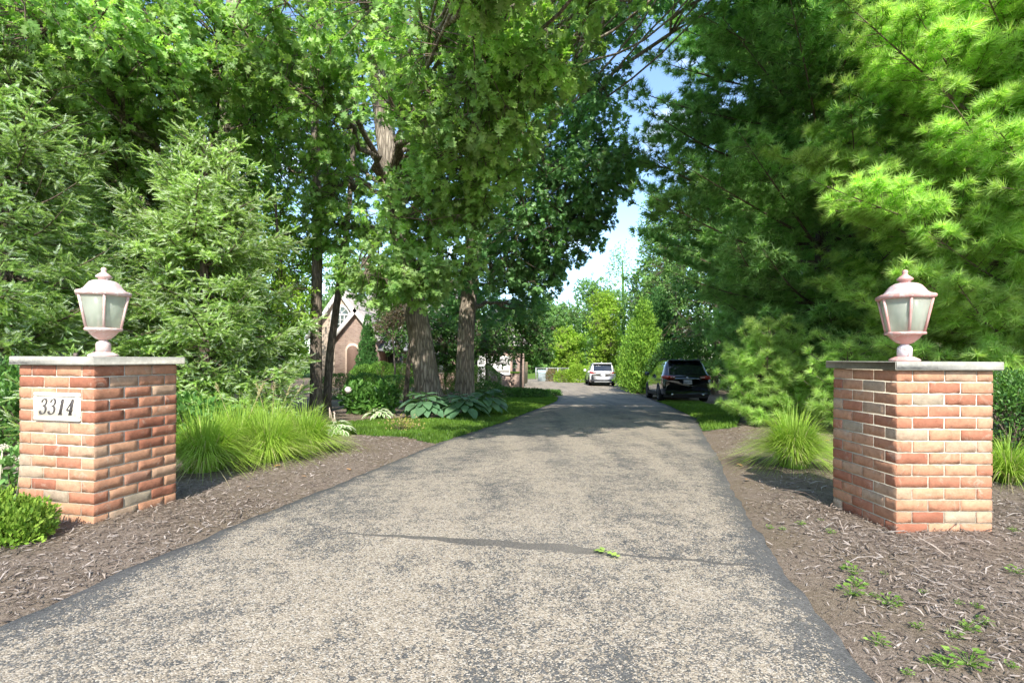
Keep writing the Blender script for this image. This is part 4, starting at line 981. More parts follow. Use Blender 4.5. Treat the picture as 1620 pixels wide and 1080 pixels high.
shrub('arborvitae', 1002, 33.5, cone(4.4, .9, 2.4), 10000, SPR, .17, M_arb, 'shorter arborvitae touching the right side of the white car', 'arborvitae', AG, shell=.4, lump=.24, out=.6, up=1.0, stems=3)
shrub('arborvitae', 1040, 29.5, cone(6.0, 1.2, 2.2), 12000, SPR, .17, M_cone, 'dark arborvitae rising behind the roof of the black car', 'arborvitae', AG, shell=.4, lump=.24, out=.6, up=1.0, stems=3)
# foundation hedges
shrub('boxwood_hedge', 605, 26, [((-.9,0,.75),(.8,.6,.7)),((0,0,.85),(.9,.6,.75)),((.9,0,.8),(.8,.6,.72))], 16000, FL, .07, M_box, 'clipped sunlit boxwood hedge before the porch', 'hedge', shell=.15, lump=.05, stem_r=.012)
shrub('yew_hedge', 600, 20.5, [((-1.6,0,.5),(.9,.5,.55)),((-.5,0,.5),(.9,.5,.58)),((.7,0,.48),(.9,.5,.52))], 12000, FL, .07, M_dkleaf, 'dark low hedge behind the hydrangea', 'hedge', shell=.15, lump=.06)
shrub('yew_hedge', 735, 25, [((-1.3,0,.8),(1.0,.6,.85)),((0,0,.75),(1.0,.6,.8)),((1.0,0,.7),(.8,.6,.7))], 11000, FL, .08, M_dkleaf, 'dark hedge behind the straight oak trunk', 'hedge', shell=.15, lump=.06)
LG = 'low shrubs in the island bed'
for i, (px_, Z_, w_, h_, lb) in enumerate([(770, 23.5, .8, .65, 'low dark shrub in front of the garden wall swoop'), (800, 23.0, .7, .42, 'low dark shrub below the little garden pier'), (826, 22.6, .65, .40, 'low dark shrub at the foot of the small shade tree'), (850, 22.8, .6, .34, 'low dark shrub next to the curve of the drive'), (872, 24.5, .5, .26, 'lowest shrub at the tip of the island bed')]):
    shrub('low_shrub', px_, Z_, [((0,0,h_*.5),(w_,w_*.7,h_*.6))], 2600, FL, .08, M_dkleaf, lb, 'shrub', LG, seed=i, stems=8)
# hydrangea
r = shrub('hydrangea', 585, 12.2, [((-.25,0,.38),(.42,.35,.36)),((.25,.05,.36),(.42,.35,.36)),((.0,-.12,.26),(.5,.3,.26))], 1500, OVA, .15, M_hyd, 'broad leafed hydrangea with one white flower head left of the oaks', 'hydrangea', shell=.3, lump=.1, out=.9, up=.3)
s = Soup(); u = nrm(rng.normal(size=(260, 3))); s.place(T_simple(.4), np.array([-.41,-.33,.60])+u*.075, nrm(np.cross(u, rng.normal(size=(260,3)))), u, .035); s.build('flower_head', simple('cream_petal', (.78,.70,.64), .7, .2, var=.08), r)
# hostas ---------------------------------------------------------
def T_hosta(wid=.36, na=7, nb=4):
    V=[]; B=[]
    for i in range(na+1):
        u = i/na; wv = wid*math.sin(math.pi*min(1, u**.72))**.8*(1.0 if u < .97 else .3)
        for j in range(-nb, nb+1):
            v = j/nb; V.append((u*1.0, v*wv, .10*abs(v)**1.5*(1-u)-.34*u*u+.018*math.cos(v*nb*math.pi)*(1-abs(v)))); B.append(max(abs(v), (u-.6)*1.8 if u > .6 else 0))
    n = 2*nb+1; F = [(i*n+j, i*n+j+1, (i+1)*n+j+1, (i+1)*n+j) for i in range(na) for j in range(n-1)]
    return (np.array(V), np.array(F)), np.array(B)
HT, HTB = T_hosta(); HTn, HTnB = T_hosta(.26)
def hosta(px, Z, rad, ht, n, size, mat, label, tmpl=(HT, HTB), stalks=0, seed=1):
    g = np.random.default_rng(seed); x = P(px, 600, Z)[0]; r = empty('hosta', (x, Z, float(H(x, Z))), 0, label, 'hosta', 'hostas in the beds')
    az = np.arange(n)*2.4+g.normal(0,.2,n); q = np.sqrt((np.arange(n)+.5)/n); rr = rad*.62*q; hh = ht*(1-.62*q**2)*(.85+.3*g.random(n))
    p = np.stack([np.cos(az)*rr, np.sin(az)*rr, hh], -1); d = nrm(np.stack([np.cos(az), np.sin(az), .55-.9*q], -1)); N = nrm(np.stack([-np.cos(az)*.25, -np.sin(az)*.25, 1+0*az], -1)+g.normal(0,.15,(n,3)))
    s = Soup(); s.place(tmpl[0], p, d, N, size*(.75+.45*g.random(n)), g.random(n), tb=tmpl[1]); s.build('leaves', mat, r, smooth=True)
    s = Soup(); s.sticks(np.stack([np.cos(az)*.03, np.sin(az)*.03, 0*az], -1), p+d*.02, .007, .004); s.build('petioles', M_hyd, r)
    for k in range(stalks):
        s = Soup(); e = (g.normal(0,.10)-.04, g.normal(0,.05), ht*1.9+g.random()*.08); s.tube([(0,0,ht*.4), ((e[0])*.6, e[1]*.6, ht*1.2), e], [.005,.004,.003], 5)
        for m in range(7): s.lathe([(0,0),(.009,.01),(.005,.03),(0,.035)], 5, (e[0]+g.normal(0,.006), e[1], e[2]-.15+m*.02))
        s.build('flower_stalk', simple('dry_stalk', (.55,.42,.34), .8, .2), r)
    return r
hosta(673, 10.7, .60, .52, 46, .29, M_hosta, 'big blue green hosta at the foot of the leaning oak', seed=2)
hosta(735, 10.7, .54, .44, 38, .29, M_hosta, 'big hosta in front between the two oak trunks, nearest the lawn', seed=3)
hosta(768, 11.7, .56, .58, 40, .28, M_hosta, 'big upright hosta right of the straight oak trunk', seed=4)
hosta(715, 12.3, .40, .45, 30, .26, M_hosta, 'big hosta partly hidden behind the others between the oak trunks', seed=5)
hosta(600, 10.3, .38, .20, 44, .15, M_hvar, 'flat variegated hosta below the hydrangea', (HTn, HTnB), seed=6)
hosta(534, 7.4, .30, .17, 40, .14, M_hvar, 'cream edged hosta with two dry flower stalks beside the fountain grass', (HTn, HTnB), 2, seed=7)
# fountain grass -------------------------------------------------
def fgrass(px, Z, n, L, reach, rb, label, cat='ornamental grass', group='fountain grass clumps', plumes=0, seed=1, mat=None, lean=(0,0)):
    g = np.random.default_rng(seed); x = P(px, 600, Z)[0]; r = empty('fountain_grass', (x, Z, float(H(x, Z))), 0, label, cat, group)
    def blades(n, L, reach, w, straw=False):
        az = g.random(n)*6.283; b0 = np.sqrt(g.random(n))*rb; L_ = L*(.6+.55*g.random(n)); rc = reach*(.10+1.1*g.random(n)**.65)*L_/L
        sg = 6; t_ = np.linspace(0, 1, sg+1)[None, :, None]
        o = np.stack([np.cos(az)*b0, np.sin(az)*b0, az*0], -1)[:, None]; d = np.stack([np.cos(az)+lean[0], np.sin(az)+lean[1], az*0], -1)[:, None]
        top = L_*(1-.35*(rc/reach)**2)
        c = o+d*(rc[:, None, None]*t_**1.7)+np.array([0,0,1.])*(top[:, None, None]*(1.55*t_-.85*t_**2.3*(.45+1.1*(rc/reach)[:, None, None])))
        c += (g.normal(0,.035,(n,1,3)))*t_
        wv = np.stack([-np.sin(az+g.normal(0,.6,n)), np.cos(az), az*0], -1)[:, None]*w*(1-t_**2*.95)
        V = np.stack([c-wv, c+wv], 2).reshape(n, -1, 3); k = 2*(sg+1)
        F = np.array([(2*i, 2*i+1, 2*i+3, 2*i+2) for i in range(sg)])[None]+(np.arange(n)*k)[:, None, None]
        s = Soup(); s.add(V.reshape(-1, 3), F.reshape(-1, 4), np.clip((.5*g.random(n)[:, None]+.55*np.repeat(t_[0,:,0], 2)[None]).ravel(), 0, 1)); return s, c
    s, _ = blades(n, L, reach, .0032); s.build('blades', mat or M_fgrass, r)
    s, _ = blades(int(n*.14), L*.8, reach*1.1, .0025); s.build('dry_blades', M_straw, r)
    if plumes:
        for k in range(plumes):
            s = Soup(); e = np.array([g.normal(0,.16), g.normal(0,.1)+.1, L*(1.02+.12*g.random())]); C = curve((0,0,.1), e, 6, (0,0,.03)); s.tube(C, .002, 4, cap=False)
            tn = nrm(C[-1]-C[-2]); q = 60; uu = g.random(q)[:, None]; s.place(T_simple(.08), e+tn*(uu*.10-.02), nrm(tn*.8+nrm(g.normal(size=(q,3)))*.7), nrm(g.normal(size=(q,3))), .030); s.build('plume', M_straw, r)
    return r
fgrass(325, 4.55, 2300, .60, .46, .15, 'fountain grass clump nearest the number plaque pier', seed=1)
fgrass(378, 5.2, 2200, .62, .48, .16, 'fountain grass clump second from the number plaque pier', seed=2, plumes=3)
fgrass(425, 5.05, 2100, .54, .44, .14, 'front fountain grass clump in the middle of the left row', seed=3)
fgrass(430, 6.0, 1900, .62, .48, .15, 'rear fountain grass clump with pale seed plumes', seed=5, plumes=4)
fgrass(482, 5.75, 2200, .58, .50, .15, 'fountain grass clump at the end of the left row by the cream edged hosta', seed=4)
fgrass(1257, 4.95, 2600, .60, .52, .12, 'round fountain grass clump left of the plain pier', seed=6)
fgrass(1596, 4.3, 900, .44, .52, .08, 'thin fountain grass clump right behind the plain pier', seed=7)
# yew behind the plain pier, juniper and sedum at the lower left
shrub('yew', 1615, 5.9, [((0,0,.45),(.50,.4,.46)),((.45,.1,.5),(.45,.4,.5)),((.0,.1,.75),(.34,.3,.24))], 9000, FL, .05, M_dkleaf, 'rounded glossy yew at the right edge behind the plain pier', 'yew', shell=.25, lump=.1)
shrub('juniper', 8, 2.62, [((0,0,.08),(.18,.15,.12)),((-.16,.05,.12),(.18,.18,.14)),((.03,.08,.10),(.13,.12,.11))], 8000, SPR, .032, M_jun, 'lime green low juniper in the lower left corner', 'juniper', shell=.6, lump=.2, stem_r=.004, up=1.1)
r = shrub('sedum', 18, 3.45, [((0,0,.2),(.24,.16,.2)),((-.2,0,.16),(.2,.16,.18))], 420, T_ovate(.34), .06, M_sedum, 'sedum with budding pink heads left of the number plaque pier', 'sedum', shell=.5, stem_r=.005, stems=10)
for k in range(8):
    x_, y_, z_ = -.34+k*.085, -.10+.05*math.sin(k*2.1), .36+.05*math.sin(k*1.7); s = Soup(); s.tube([(x_*.8,y_,.05),(x_,y_,z_)], .003, 4); u = nrm(rng.normal(size=(60,3)))*[1,1,.35]
    s.place(T_simple(.5), np.array([x_, y_, z_])+u*.035, nrm(rng.normal(size=(60,3))), u+[0,0,.3], .012); s.build('flower_head', simple('sedum_bud', (.55,.50,.38), .8, .2), r)
shrub('wild_shrub', 640, 8.1, [((0,0,.12),(.34,.2,.16))], 330, OVA, .04, foliage('yellowing_leaf', (.30,.30,.05), (.42,.30,.16), .3, .6, .2), 'sparse yellowing weed shrub in front of the hostas', 'shrub', shell=.9, stem_r=.003, stems=22)
shrub('ground_cover', 300, 6.0, [((0,0,.28),(.45,.3,.34)),((.5,.1,.22),(.4,.3,.26))], 1300, OVA, .09, M_hyd, 'bright leafy perennial between the left pier and the spruce', 'perennial', shell=.6)
shrub('evergreen_shrub', 60, 5.2, [((0,0,.45),(.7,.4,.5)),((-.8,.2,.5),(.6,.4,.55))], 3400, OVA, .07, M_dkleaf, 'dark leafy shrub in the shade behind the number plaque pier', 'shrub', shell=.5)
# weeds in the right-hand mulch (measured on the photograph), fallen leaves -------------------
def weed_mesh(seed):
    g = np.random.default_rng(seed); s = Soup(); n = 22; az = g.random(n)*6.28; rr = .010+.035*g.random(n); z_ = .006+.06*g.random(n)*(1-rr/.06)
    d = np.stack([np.cos(az), np.sin(az), .35+0*az], -1); s.place(T_ovate(.32), np.stack([np.cos(az)*rr, np.sin(az)*rr, z_], -1), d, np.array([[0,0,1.]])+g.normal(0,.3,(n,3)), .024*(.7+.6*g.random(n)))
    s.sticks(np.zeros((n,3)), np.stack([np.cos(az)*rr, np.sin(az)*rr, z_], -1), .0012, .0008); return s
protos = []
spots = [(1218,838),(1240,842),(1268,836),(1300,830),(1315,850),(1352,912),(1358,932),(1350,945),(1400,915),(1408,960),(1385,948),(1463,948),(1455,1000),(1390,1022),(1520,965),(1548,970),(1560,995),(1532,1003),(1515,1015),(1605,846),(1612,915),(1500,1062),(1535,1060),(1470,1055),(1600,1065),(1440,1070),(1645,1040)]
for i, (a_, b_) in enumerate(spots):
    x, y = GP(a_, b_); sc_ = (.8+.3*random.random() if i in (5,6,7,9,21,22) else .3+.45*random.random())
    if i < 3:
        o = weed_mesh(i).build('weed', M_weed); tag(o, 'small bright green weed sprouting in the mulch near the plain pier', 'weed', 'weeds in the mulch'); protos.append(o)
    else:
        o = protos[i % 3].copy(); COL.objects.link(o)
    o.location = (x, y, float(H(x, y))+.004); o.rotation_euler = (0, 0, i*1.3); o.scale = (sc_,)*3
x, y = GP(957, 892); t_ = Soup(); g_ = OAK
t_.place(OAK, np.array([[0,0,.010],[.01,-.008,.012],[-.006,.01,.016]]), np.array([[-.5,.85,.02],[.9,-.5,.05],[.2,.9,.1]]), np.array([[0,-.1,1],[.1,0,1],[.2,0,1]]), np.array([.075,.075,.05]), .9)
t_.sticks(np.array([[0,0,.01]]), np.array([[.06,.03,.008]]), .0015, .001)
tag(t_.build('fallen_sprig', foliage('fresh_oak_leaf', (.26,.42,.06), (.36,.50,.10), .2, .5, .3), loc=(x, y, float(gz(y))+.050)), 'fresh green oak sprig lying on the asphalt seam', 'fallen leaf')
M_dead = foliage('dead_leaf', (.34,.14,.04), (.55,.33,.15), .15, .7, .2)
dl = None
for i, (a_, b_) in enumerate([(481,758),(394,775),(387,690),(552,745),(700,676),(440,745),(1170,738),(1184,762),(1310,700)]):
    x, y = GP(a_, b_)
    if dl is None:
        s = Soup(); s.place(OAK, np.array([[-.03,0,.008]]), np.array([[1.,0,.12]]), np.array([[0,.2,1.]]), .07, .6); dl = o = s.build('dead_leaf', M_dead); tag(o, 'curled brown oak leaf lying on the mulch beside the drive', 'fallen leaf', 'dead leaves on the mulch')
    else: o = dl.copy(); COL.objects.link(o)
    o.location = (x, y, float(H(x, y))+.012); o.rotation_euler = (.1, .1, i*1.9); o.scale = (.7+.07*i,)*3

# ================================================================ FARTHER TREES
def simple_tree(name, x, y, h, r_, label, mat, n=90, leaf=SIM, size=.2, group=None, low=.35, seed=0, trunk_r=None):
    r = tree_root(name, x, y, label, 'tree', group); z0 = float(H(x, y)); tr_ = trunk_r or .02*h
    tr, _ = make_trunk(r, [(0,0,0),(.02*h,0,h*.35),(0,0,h*.66)], tr_, tr_*.35, M_barkB, 10, 1.2, .04)
    g = np.random.default_rng(seed+int(abs(x)*7)); bl = []
    for k in range(7):
        f = low+(1-low)*(k+.5)/7; rr = r_*(1-.55*abs(f-.6)/.6); a_ = k*2.4+g.random(); bl.append(((x+math.cos(a_)*rr*.45, y+math.sin(a_)*rr*.45, z0+h*f), (rr*.75, rr*.75, h*.14), n))
    leafy(r, bl, tr, leaf, size, mat, tips=4, per=7, spread=.45*size/.14*.8, limb_r=tr_*.3, twig_r=.008); return r
# small shade tree at the island tip
r = tree_root('shade_tree', P(824, 600, 24)[0], 24.0, 'small round headed shade tree with a dark thin trunk in the island bed', 'tree')
tr, _ = make_trunk(r, [(0,0,0)]+loc(r, (824,585,24), (825,560,24), (828,520,24), (826,490,24)), .075, .04, M_barkB, 10, 1.1, .03)
leafy(r, [PB(815,500,24,30,22,.9,60), PB(845,520,24,26,24,.9,60), PB(825,545,24,30,14,.8,35), PB(862,550,24,14,16,.6,26), PB(790,520,24,22,18,.7,35), PB(850,485,24,20,14,.6,25), PB(770,545,25,26,10,.6,22)], tr, SIM, .13, M_dkleaf, tips=4, per=7, limb_r=.03, spread=.3)
r = tree_root('bronze_maple', P(622, 600, 24)[0], 24.0, 'small dark bronze leafed maple in front of the porch roof', 'tree')
tr, _ = make_trunk(r, [(0,0,0),(.1,0,1.2),(0,0,2.5)], .06, .03, M_barkB, 8, 1.1, .03)
leafy(r, [PB(622,500,24,20,16,.6,45), PB(640,485,24,16,12,.5,30), PB(606,515,24,12,8,.4,14)], tr, OVA, .11, M_red, tips=3, per=6, limb_r=.02, spread=.25)
RG = 'trees right of the drive'
simple_tree('broadleaf_tree', 11.5, 36, 11.5, 3.0, 'pale green tree standing behind the arborvitae row', M_far, 100, size=.20, group=RG)
simple_tree('broadleaf_tree', 15.5, 30, 13, 3.4, 'tall dense tree behind the black car', M_far, 90, size=.22, group=RG, low=.15)
simple_tree('broadleaf_tree', 10.6, 26.5, 9.5, 2.8, 'dark broad tree leaning over the front half of the black car', M_dkleaf, 80, size=.17, group=RG, low=.22)
simple_tree('broadleaf_tree', 12.0, 44, 9.0, 2.4, 'dark rounded tree above the white car', M_dkleaf, 90, size=.22, group=RG, low=.15)
simple_tree('broadleaf_tree', 9.3, 50, 8.2, 2.0, 'lime green tree left of the white car', M_far_lime, 110, size=.20, group=RG, low=.08)
simple_tree('broadleaf_tree', 6.3, 56, 5.2, 2.0, 'low lime green tree behind the utility cabinet', M_far_lime, 90, size=.22, group=RG, low=.08)
simple_tree('broadleaf_tree', 22, 34, 15, 4, 'tall tree behind the largest pine', M_far, 90, size=.24, group=RG, low=.1)
CGp = 'distant trees beyond the fence'
for i, (px_, Z_, top, rr, lb) in enumerate([(868, 82, 478, 3.8, 'distant hazy tree left of the gap in the sky'), (905, 95, 486, 5, 'distant hazy tree in the middle of the gap'), (945, 78, 448, 4.5, 'distant hazy tree tallest at the right of the gap'), (830, 75, 486, 4.5, 'distant hazy tree beyond the garage roof')]):
    simple_tree('distant_tree', P(px_, 600, Z_)[0], Z_, CZ-(top-568)/800*Z_+1.3, rr, lb, M_far, 110, size=.34, group=CGp, low=.05, seed=i)
shrub('lime_shrub', 915, 43, [((0,0,.7),(1.1,.8,.9)),((-1.2,.3,.5),(.8,.6,.6))], 4200, SIM, .13, M_far_lime, 'lime green shrub on the verge left of the white car', 'shrub')
shrub('rose_shrub', 876, 46, [((0,0,.55),(1.2,.6,.6))], 1800, SIM, .11, foliage('bronzed_leaf', (.14,.15,.04), (.32,.20,.13), .3, .6, .2), 'bronze tinted shrub in front of the metal fence', 'shrub', shell=.6)
shrub('dark_shrub', 1062, 26, [((0,0,1.3),(1.2,1,1.4)),((1.4,.4,1.5),(1.2,1,1.5))], 7000, SIM, .12, M_dkleaf, 'dark shrub pressed behind the black car', 'shrub')
shrub('dark_shrub', 1125, 31, [((0,0,1.8),(2.0,1.2,2.2)),((2.6,.4,2.0),(1.6,1.2,2.4))], 8000, SIM, .15, M_dkleaf, 'tall dark shrub beyond the roof of the black car, right of the arborvitae', 'shrub', stems=6)
shrub('dark_shrub', 1190, 24, [((0,0,1.4),(1.6,1.0,1.7)),((2.2,.3,1.5),(1.6,1.1,1.8))], 7000, SIM, .13, M_dkleaf, 'dark shrub to the right of the black car behind the low pine', 'shrub', stems=6)
def woods(name, trees, leafsize, nl, mat, seed):
    """a wood that reads as one mass: crowns and trunks in one object"""
    g = np.random.default_rng(seed); S = Soup()
    for (x, y, h, r_) in trees:
        z0 = float(gz(y)); C = []
        for k in range(8):
            f = .06+.94*(k+.5)/8; rr = r_*(1-.45*abs(f-.5)/.5); a_ = g.random()*6.28; n = 26
            u = nrm(g.normal(size=(n,3))); C.append(np.array([x+math.cos(a_)*rr*.4, y+math.sin(a_)*rr*.4, z0+h*f])+u*[rr*.8, rr*.8, h*.09]*(g.random((n,1))**.4))
        C = np.concatenate(C); n = len(C)*nl; c = np.repeat(C, nl, 0)+g.normal(0, .34, (n,3)); 
        S.place(SIM, c, nrm(g.normal(size=(n,3))-[0,0,.3]), nrm(np.array([0,-.3,1.])+g.normal(0,.6,(n,3))), leafsize*(.6+.6*g.random(n)), np.clip(np.repeat(g.random(len(C)), nl)*.5+.5*g.random(n), 0, 1))
        S.tube([(x,y,z0-.1),(x+.2,y,z0+h*.5),(x,y,z0+h*.9)], [.02*h,.014*h,.004*h], 8, .05, cap=False)
    return tag(S.build(name, mat), kind='stuff')
g_ = np.random.default_rng(5); T1 = []
for row, (Z_, a_, b_, st) in enumerate([(15.5, -1.25, -.62, 2.6), (20, -1.3, -.50, 3.2), (27, -1.35, -.44, 3.8), (44, -1.3, -.40, 5.0)]):
    x = a_*Z_
    while x < b_*Z_: T1.append((x+g_.normal(0,.4), Z_+g_.normal(0,.8), 11+g_.random()*3.5+row*1.2, 2.3+.3*row)); x += st
M_wood = foliage('woodland_leaf', (.09,.20,.03), (.26,.42,.08), .42, .6, .25, clump=.5)
woods('woodland', T1, .20, 15, M_wood, 1)
T2 = []
for Z_, a_, b_, st in [(22, .72, 1.35, 3.4), (40, .31, 1.3, 4.0), (60, .20, 1.3, 5)]:
    x = a_*Z_
    while x < b_*Z_: T2.append((x+g_.normal(0,.4), Z_+g_.normal(0,1), 12+g_.random()*4, 2.8)); x += st
woods('woodland', T2, .24, 13, M_wood, 2)
simple_tree('crabapple', P(628, 600, 27.5)[0], 27.5, 5.2, 1.5, 'small leafy tree before the house left of the leaning oak', M_dkleaf, 34, size=.14, low=.45)
simple_tree('crabapple', P(703, 600, 25)[0], 25, 4.4, 1.7, 'small leafy tree before the house between the two oak trunks', M_dkleaf, 60, size=.14, low=.35)
simple_tree('crabapple', P(768, 600, 27)[0], 27, 4.0, 1.9, 'small spreading tree in front of the garage door', M_dkleaf, 42, size=.13, low=.5)
T3 = [(x+g_.normal(0,.6), 52+g_.normal(0,2), 12.5+g_.random()*2.2, 3.0) for x in np.arange(-38, -15, 3.2)]+[(x+g_.normal(0,.6), 58+g_.normal(0,2), 8.2+g_.random()*2.2, 3.0) for x in np.arange(-34, 2, 4)]+[(x+g_.normal(0,1.5), 120+g_.normal(0,6), 10+g_.random()*3, 6.5) for x in np.arange(-70, 90, 8)]
woods('woodland', T3, .42, 15, M_far, 3)

# ================================================================ CARS
def car_paint(name, col, rough=.25):
    t = NT(name); t.bsdf(col, rough, .6, metal=.0, coat=.9); return t.m
M_tyre = simple('tyre_rubber', (.018,.018,.018), .9, .1); M_rim = simple('alloy_rim', (.30,.31,.32), .35, .6, metal=.6); M_rimd = simple('dark_alloy_rim', (.10,.10,.11), .35, .6, metal=.6)
M_carglass = NT('car_glass'); M_carglass.bsdf((.012,.016,.02), .03, 1.0); M_carglass = M_carglass.m
M_lamp = NT('red_lens'); M_lamp.bsdf((.42,.03,.015), .15, .7, coat=.6); M_lamp = M_lamp.m
M_clear = NT('clear_lens'); M_clear.bsdf((.62,.60,.58), .15, .7, coat=.6); M_clear = M_clear.m
M_plast = simple('black_trim_plastic', (.03,.03,.032), .7, .25); M_chrome = NT('chrome'); M_chrome.bsdf((.6,.6,.6), .18, .7, metal=.9); M_chrome = M_chrome.m
def suv(loc_, yaw, label, W, L, Hh, paint_, rimm, kind):
    """crossover with its tail at local y=0, nose at y=L; origin on the ground under the tail"""
    root = empty('parked_car', loc_, yaw, label, 'car', 'cars parked beside the drive')
    hw = W/2; belt = .60*Hh; sill = .20*Hh
    #    y/L   zbot  zbelt  ztop   half width  half width at roof
    st = [(0.00,.42,.62*Hh*.80,.62*Hh*.82,.86,.84),(.008,.33,.50*Hh,.585*Hh,.93,.86),(.022,.30,.56*Hh,.625*Hh,.965,.83),(.040,.28,.60*Hh,.70*Hh,.98,.80),(.065,.26,.605*Hh,.81*Hh,.99,.775),(.095,.24,.61*Hh,.93*Hh,1,.745),(.115,.23,.61*Hh,.975*Hh,1,.735),(.16,.22,.61*Hh,.99*Hh,1,.73),(.28,.20,.605*Hh,1.0*Hh,1,.73),
          (.42,.20,.60*Hh,1.0*Hh,1,.725),(.54,.20,.595*Hh,.985*Hh,1,.715),(.62,.20,.59*Hh,.93*Hh,1,.71),(.70,.20,.585*Hh,.79*Hh,1,.76),(.755,.20,.58*Hh,.66*Hh,.995,.84),(.80,.21,.57*Hh,.63*Hh,.99,.86),(.90,.23,.53*Hh,.60*Hh,.97,.84),(.96,.25,.46*Hh,.54*Hh,.90,.76),(1.0,.36,.38*Hh,.42*Hh,.74,.62)]
    st = np.array(st)
    def sec(u):
        v = [np.interp(u, st[:,0], st[:,k]) for k in range(1, 6)]; zb, zbe, zt, w, wt = v; w *= hw; wt *= hw
        zt = max(zt, zbe+.01)
        pts = [(0, zb), (w*.88, zb), (w*.965, zb+.05), (w, zb+(zbe-zb)*.35), (w*1.005, zb+(zbe-zb)*.62), (w*.985, zbe-.05), (w*.955, zbe), (w*.955+(wt-w*.955)*.5, zbe+(zt-zbe)*.5), (wt, zt-min(.07,(zt-zbe)*.3)), (wt*.90, zt-min(.02,(zt-zbe)*.1)), (wt*.5, zt), (0, zt+.008)]
        return np.array(pts)
    us = np.unique(np.concatenate([np.linspace(0, 1, 60), st[:,0]])); nr = 12
    s = Soup(); V = []
    for u in us:
        q = sec(u); full = np.concatenate([q, (q*[-1,1])[-2:0:-1]]); V.append(np.stack([full[:,0], np.full(len(full), u*L), full[:,1]], -1))
    k = len(V[0]); n = len(us); i, j = np.meshgrid(np.arange(n-1), np.arange(k), indexing='ij')
    s.add(np.concatenate(V), np.stack([i*k+j, i*k+(j+1)%k, (i+1)*k+(j+1)%k, (i+1)*k+j], -1).reshape(-1, 4))
    s.F.setdefault(k, []).append(np.array([[q for q in range(k)], [(n-1)*k+q for q in range(k)][::-1]]))
    body = s.build('body', paint_, root, smooth=True)
    def surf(u, ia, ib, f, off):                # point between section knots ia and ib
        q = sec(u); p = q[ia]*(1-f)+q[ib]*f; t_ = q[ib]-q[ia]; nn = np.array([t_[1], -t_[0]]); nn = nn/(np.linalg.norm(nn)+1e-9)
        if nn[0] < 0 and abs(nn[0]) > .05: nn = -nn
        return p+nn*off
    def side_patch(name, u0, u1, fa, fb, mat, n=8, off=.006, slope0=0, slope1=0):
        for sg in (1, -1):
            s = Soup(); V = []
            for a_ in np.linspace(0, 1, n):
                for f in (0, .33, .66, 1):
                    ff = fa+(fb-fa)*f; u = (u0+slope0*f)*(1-a_)+(u1+slope1*f)*a_
                    p = surf(u, 6, 8, ff, off); V.append((sg*p[0], u*L, p[1]))
            F = [(i*4+j, i*4+j+1, (i+1)*4+j+1, (i+1)*4+j) for i in range(n-1) for j in range(3)]
            s.add(V, np.array(F if sg < 0 else [f[::-1] for f in F])); s.build(name, mat, root, smooth=True)
    side_patch('side_window', .10, .235, .12, .90, M_carglass, slope0=.04)
    side_patch('side_window', .25, .41, .08, .92, M_carglass)
    side_patch('side_window', .425, .60, .08, .92, M_carglass, slope1=-.02)
    # rear window lies on the sloping tailgate; windscreen likewise
    def top_patch(name, u0, u1, wf0, wf1, mat, off=.010):
        s = Soup(); V = []; n = 7; m = 9
        for a_ in np.linspace(0, 1, n):
            u = u0+(u1-u0)*a_; q = sec(u); wt = q[8][0]; wf = wf0+(wf1-wf0)*a_
            for b_ in np.linspace(-1, 1, m):
                x = b_*wt*wf; z = np.interp(abs(x), [0, q[10][0], q[9][0], q[8][0]], [q[11][1], q[10][1], q[9][1], q[8][1]]); sl = (sec(u+.01)[11][1]-sec(u-.01)[11][1])/(.02*L)
                nn = np.array([-sl, 1]); nn = nn/np.linalg.norm(nn); V.append((x, u*L+nn[0]*off, z+nn[1]*off))
        s.add(V, np.array([(i*m+j, i*m+j+1, (i+1)*m+j+1, (i+1)*m+j) for i in range(n-1) for j in range(m-1)])); return s.build(name, mat, root, smooth=True)
    top_patch('rear_window', .026, .098, .86, .92, M_carglass, .012); top_patch('windscreen', .625, .75, .93, .93, M_carglass)
    s = Soup(); s.bbox((-hw*.70, .085*L-.10, .965*Hh), (hw*.70, .125*L, .995*Hh), .012); s.build('spoiler', paint_, root)
    # lights
    for sg in (1, -1):
        s = Soup(); z0 = .585*Hh
        V = []
        for a_, (x_, y_, zl, zh) in enumerate([(.50,.018,-.035,.02),(.66,.022,-.06,.045),(.82,.04,-.075,.06),(.93,.09,-.07,.065),(.985,.30,-.02,.055)]):
            V += [(sg*x_*hw, y_-.045 if a_ < 4 else y_, z0+zl), (sg*x_*hw, y_-.045 if a_ < 4 else y_, z0+zh), (sg*x_*hw*1.0, y_+.12, z0+zh), (sg*x_*hw, y_+.12, z0+zl)]
        V = np.array(V); V[:, 0] += sg*.010*(V[:, 0]*sg > .9*hw); F = []
        for a_ in range(4):
            for j in range(4): F.append((a_*4+j, a_*4+(j+1) % 4, (a_+1)*4+(j+1) % 4, (a_+1)*4+j))
        F += [(0,1,2,3), (16,17,18,19)]; s.add(V, np.array(F)); tl_ = s.build('tail_light', M_lamp, root)
        s = Soup(); s.bbox((sg*.60*hw-.085, -.034, z0-.028), (sg*.60*hw+.085, .01, z0+.006), .006); s.build('reversing_lens', M_clear, tl_)
        s = Soup(); s.bbox((min(sg*.72*hw, sg*.90*hw), -.012, .40), (max(sg*.72*hw, sg*.90*hw), .03, .44), .006); s.build('reflector', M_lamp, root)
        s = Soup(); s.bbox((min(sg*(hw+.01), sg*(hw+.20)), .66*L, .62*Hh), (max(sg*(hw+.01), sg*(hw+.20)), .66*L+.12, .62*Hh+.16), .03); s.build('wing_mirror', paint_, root)
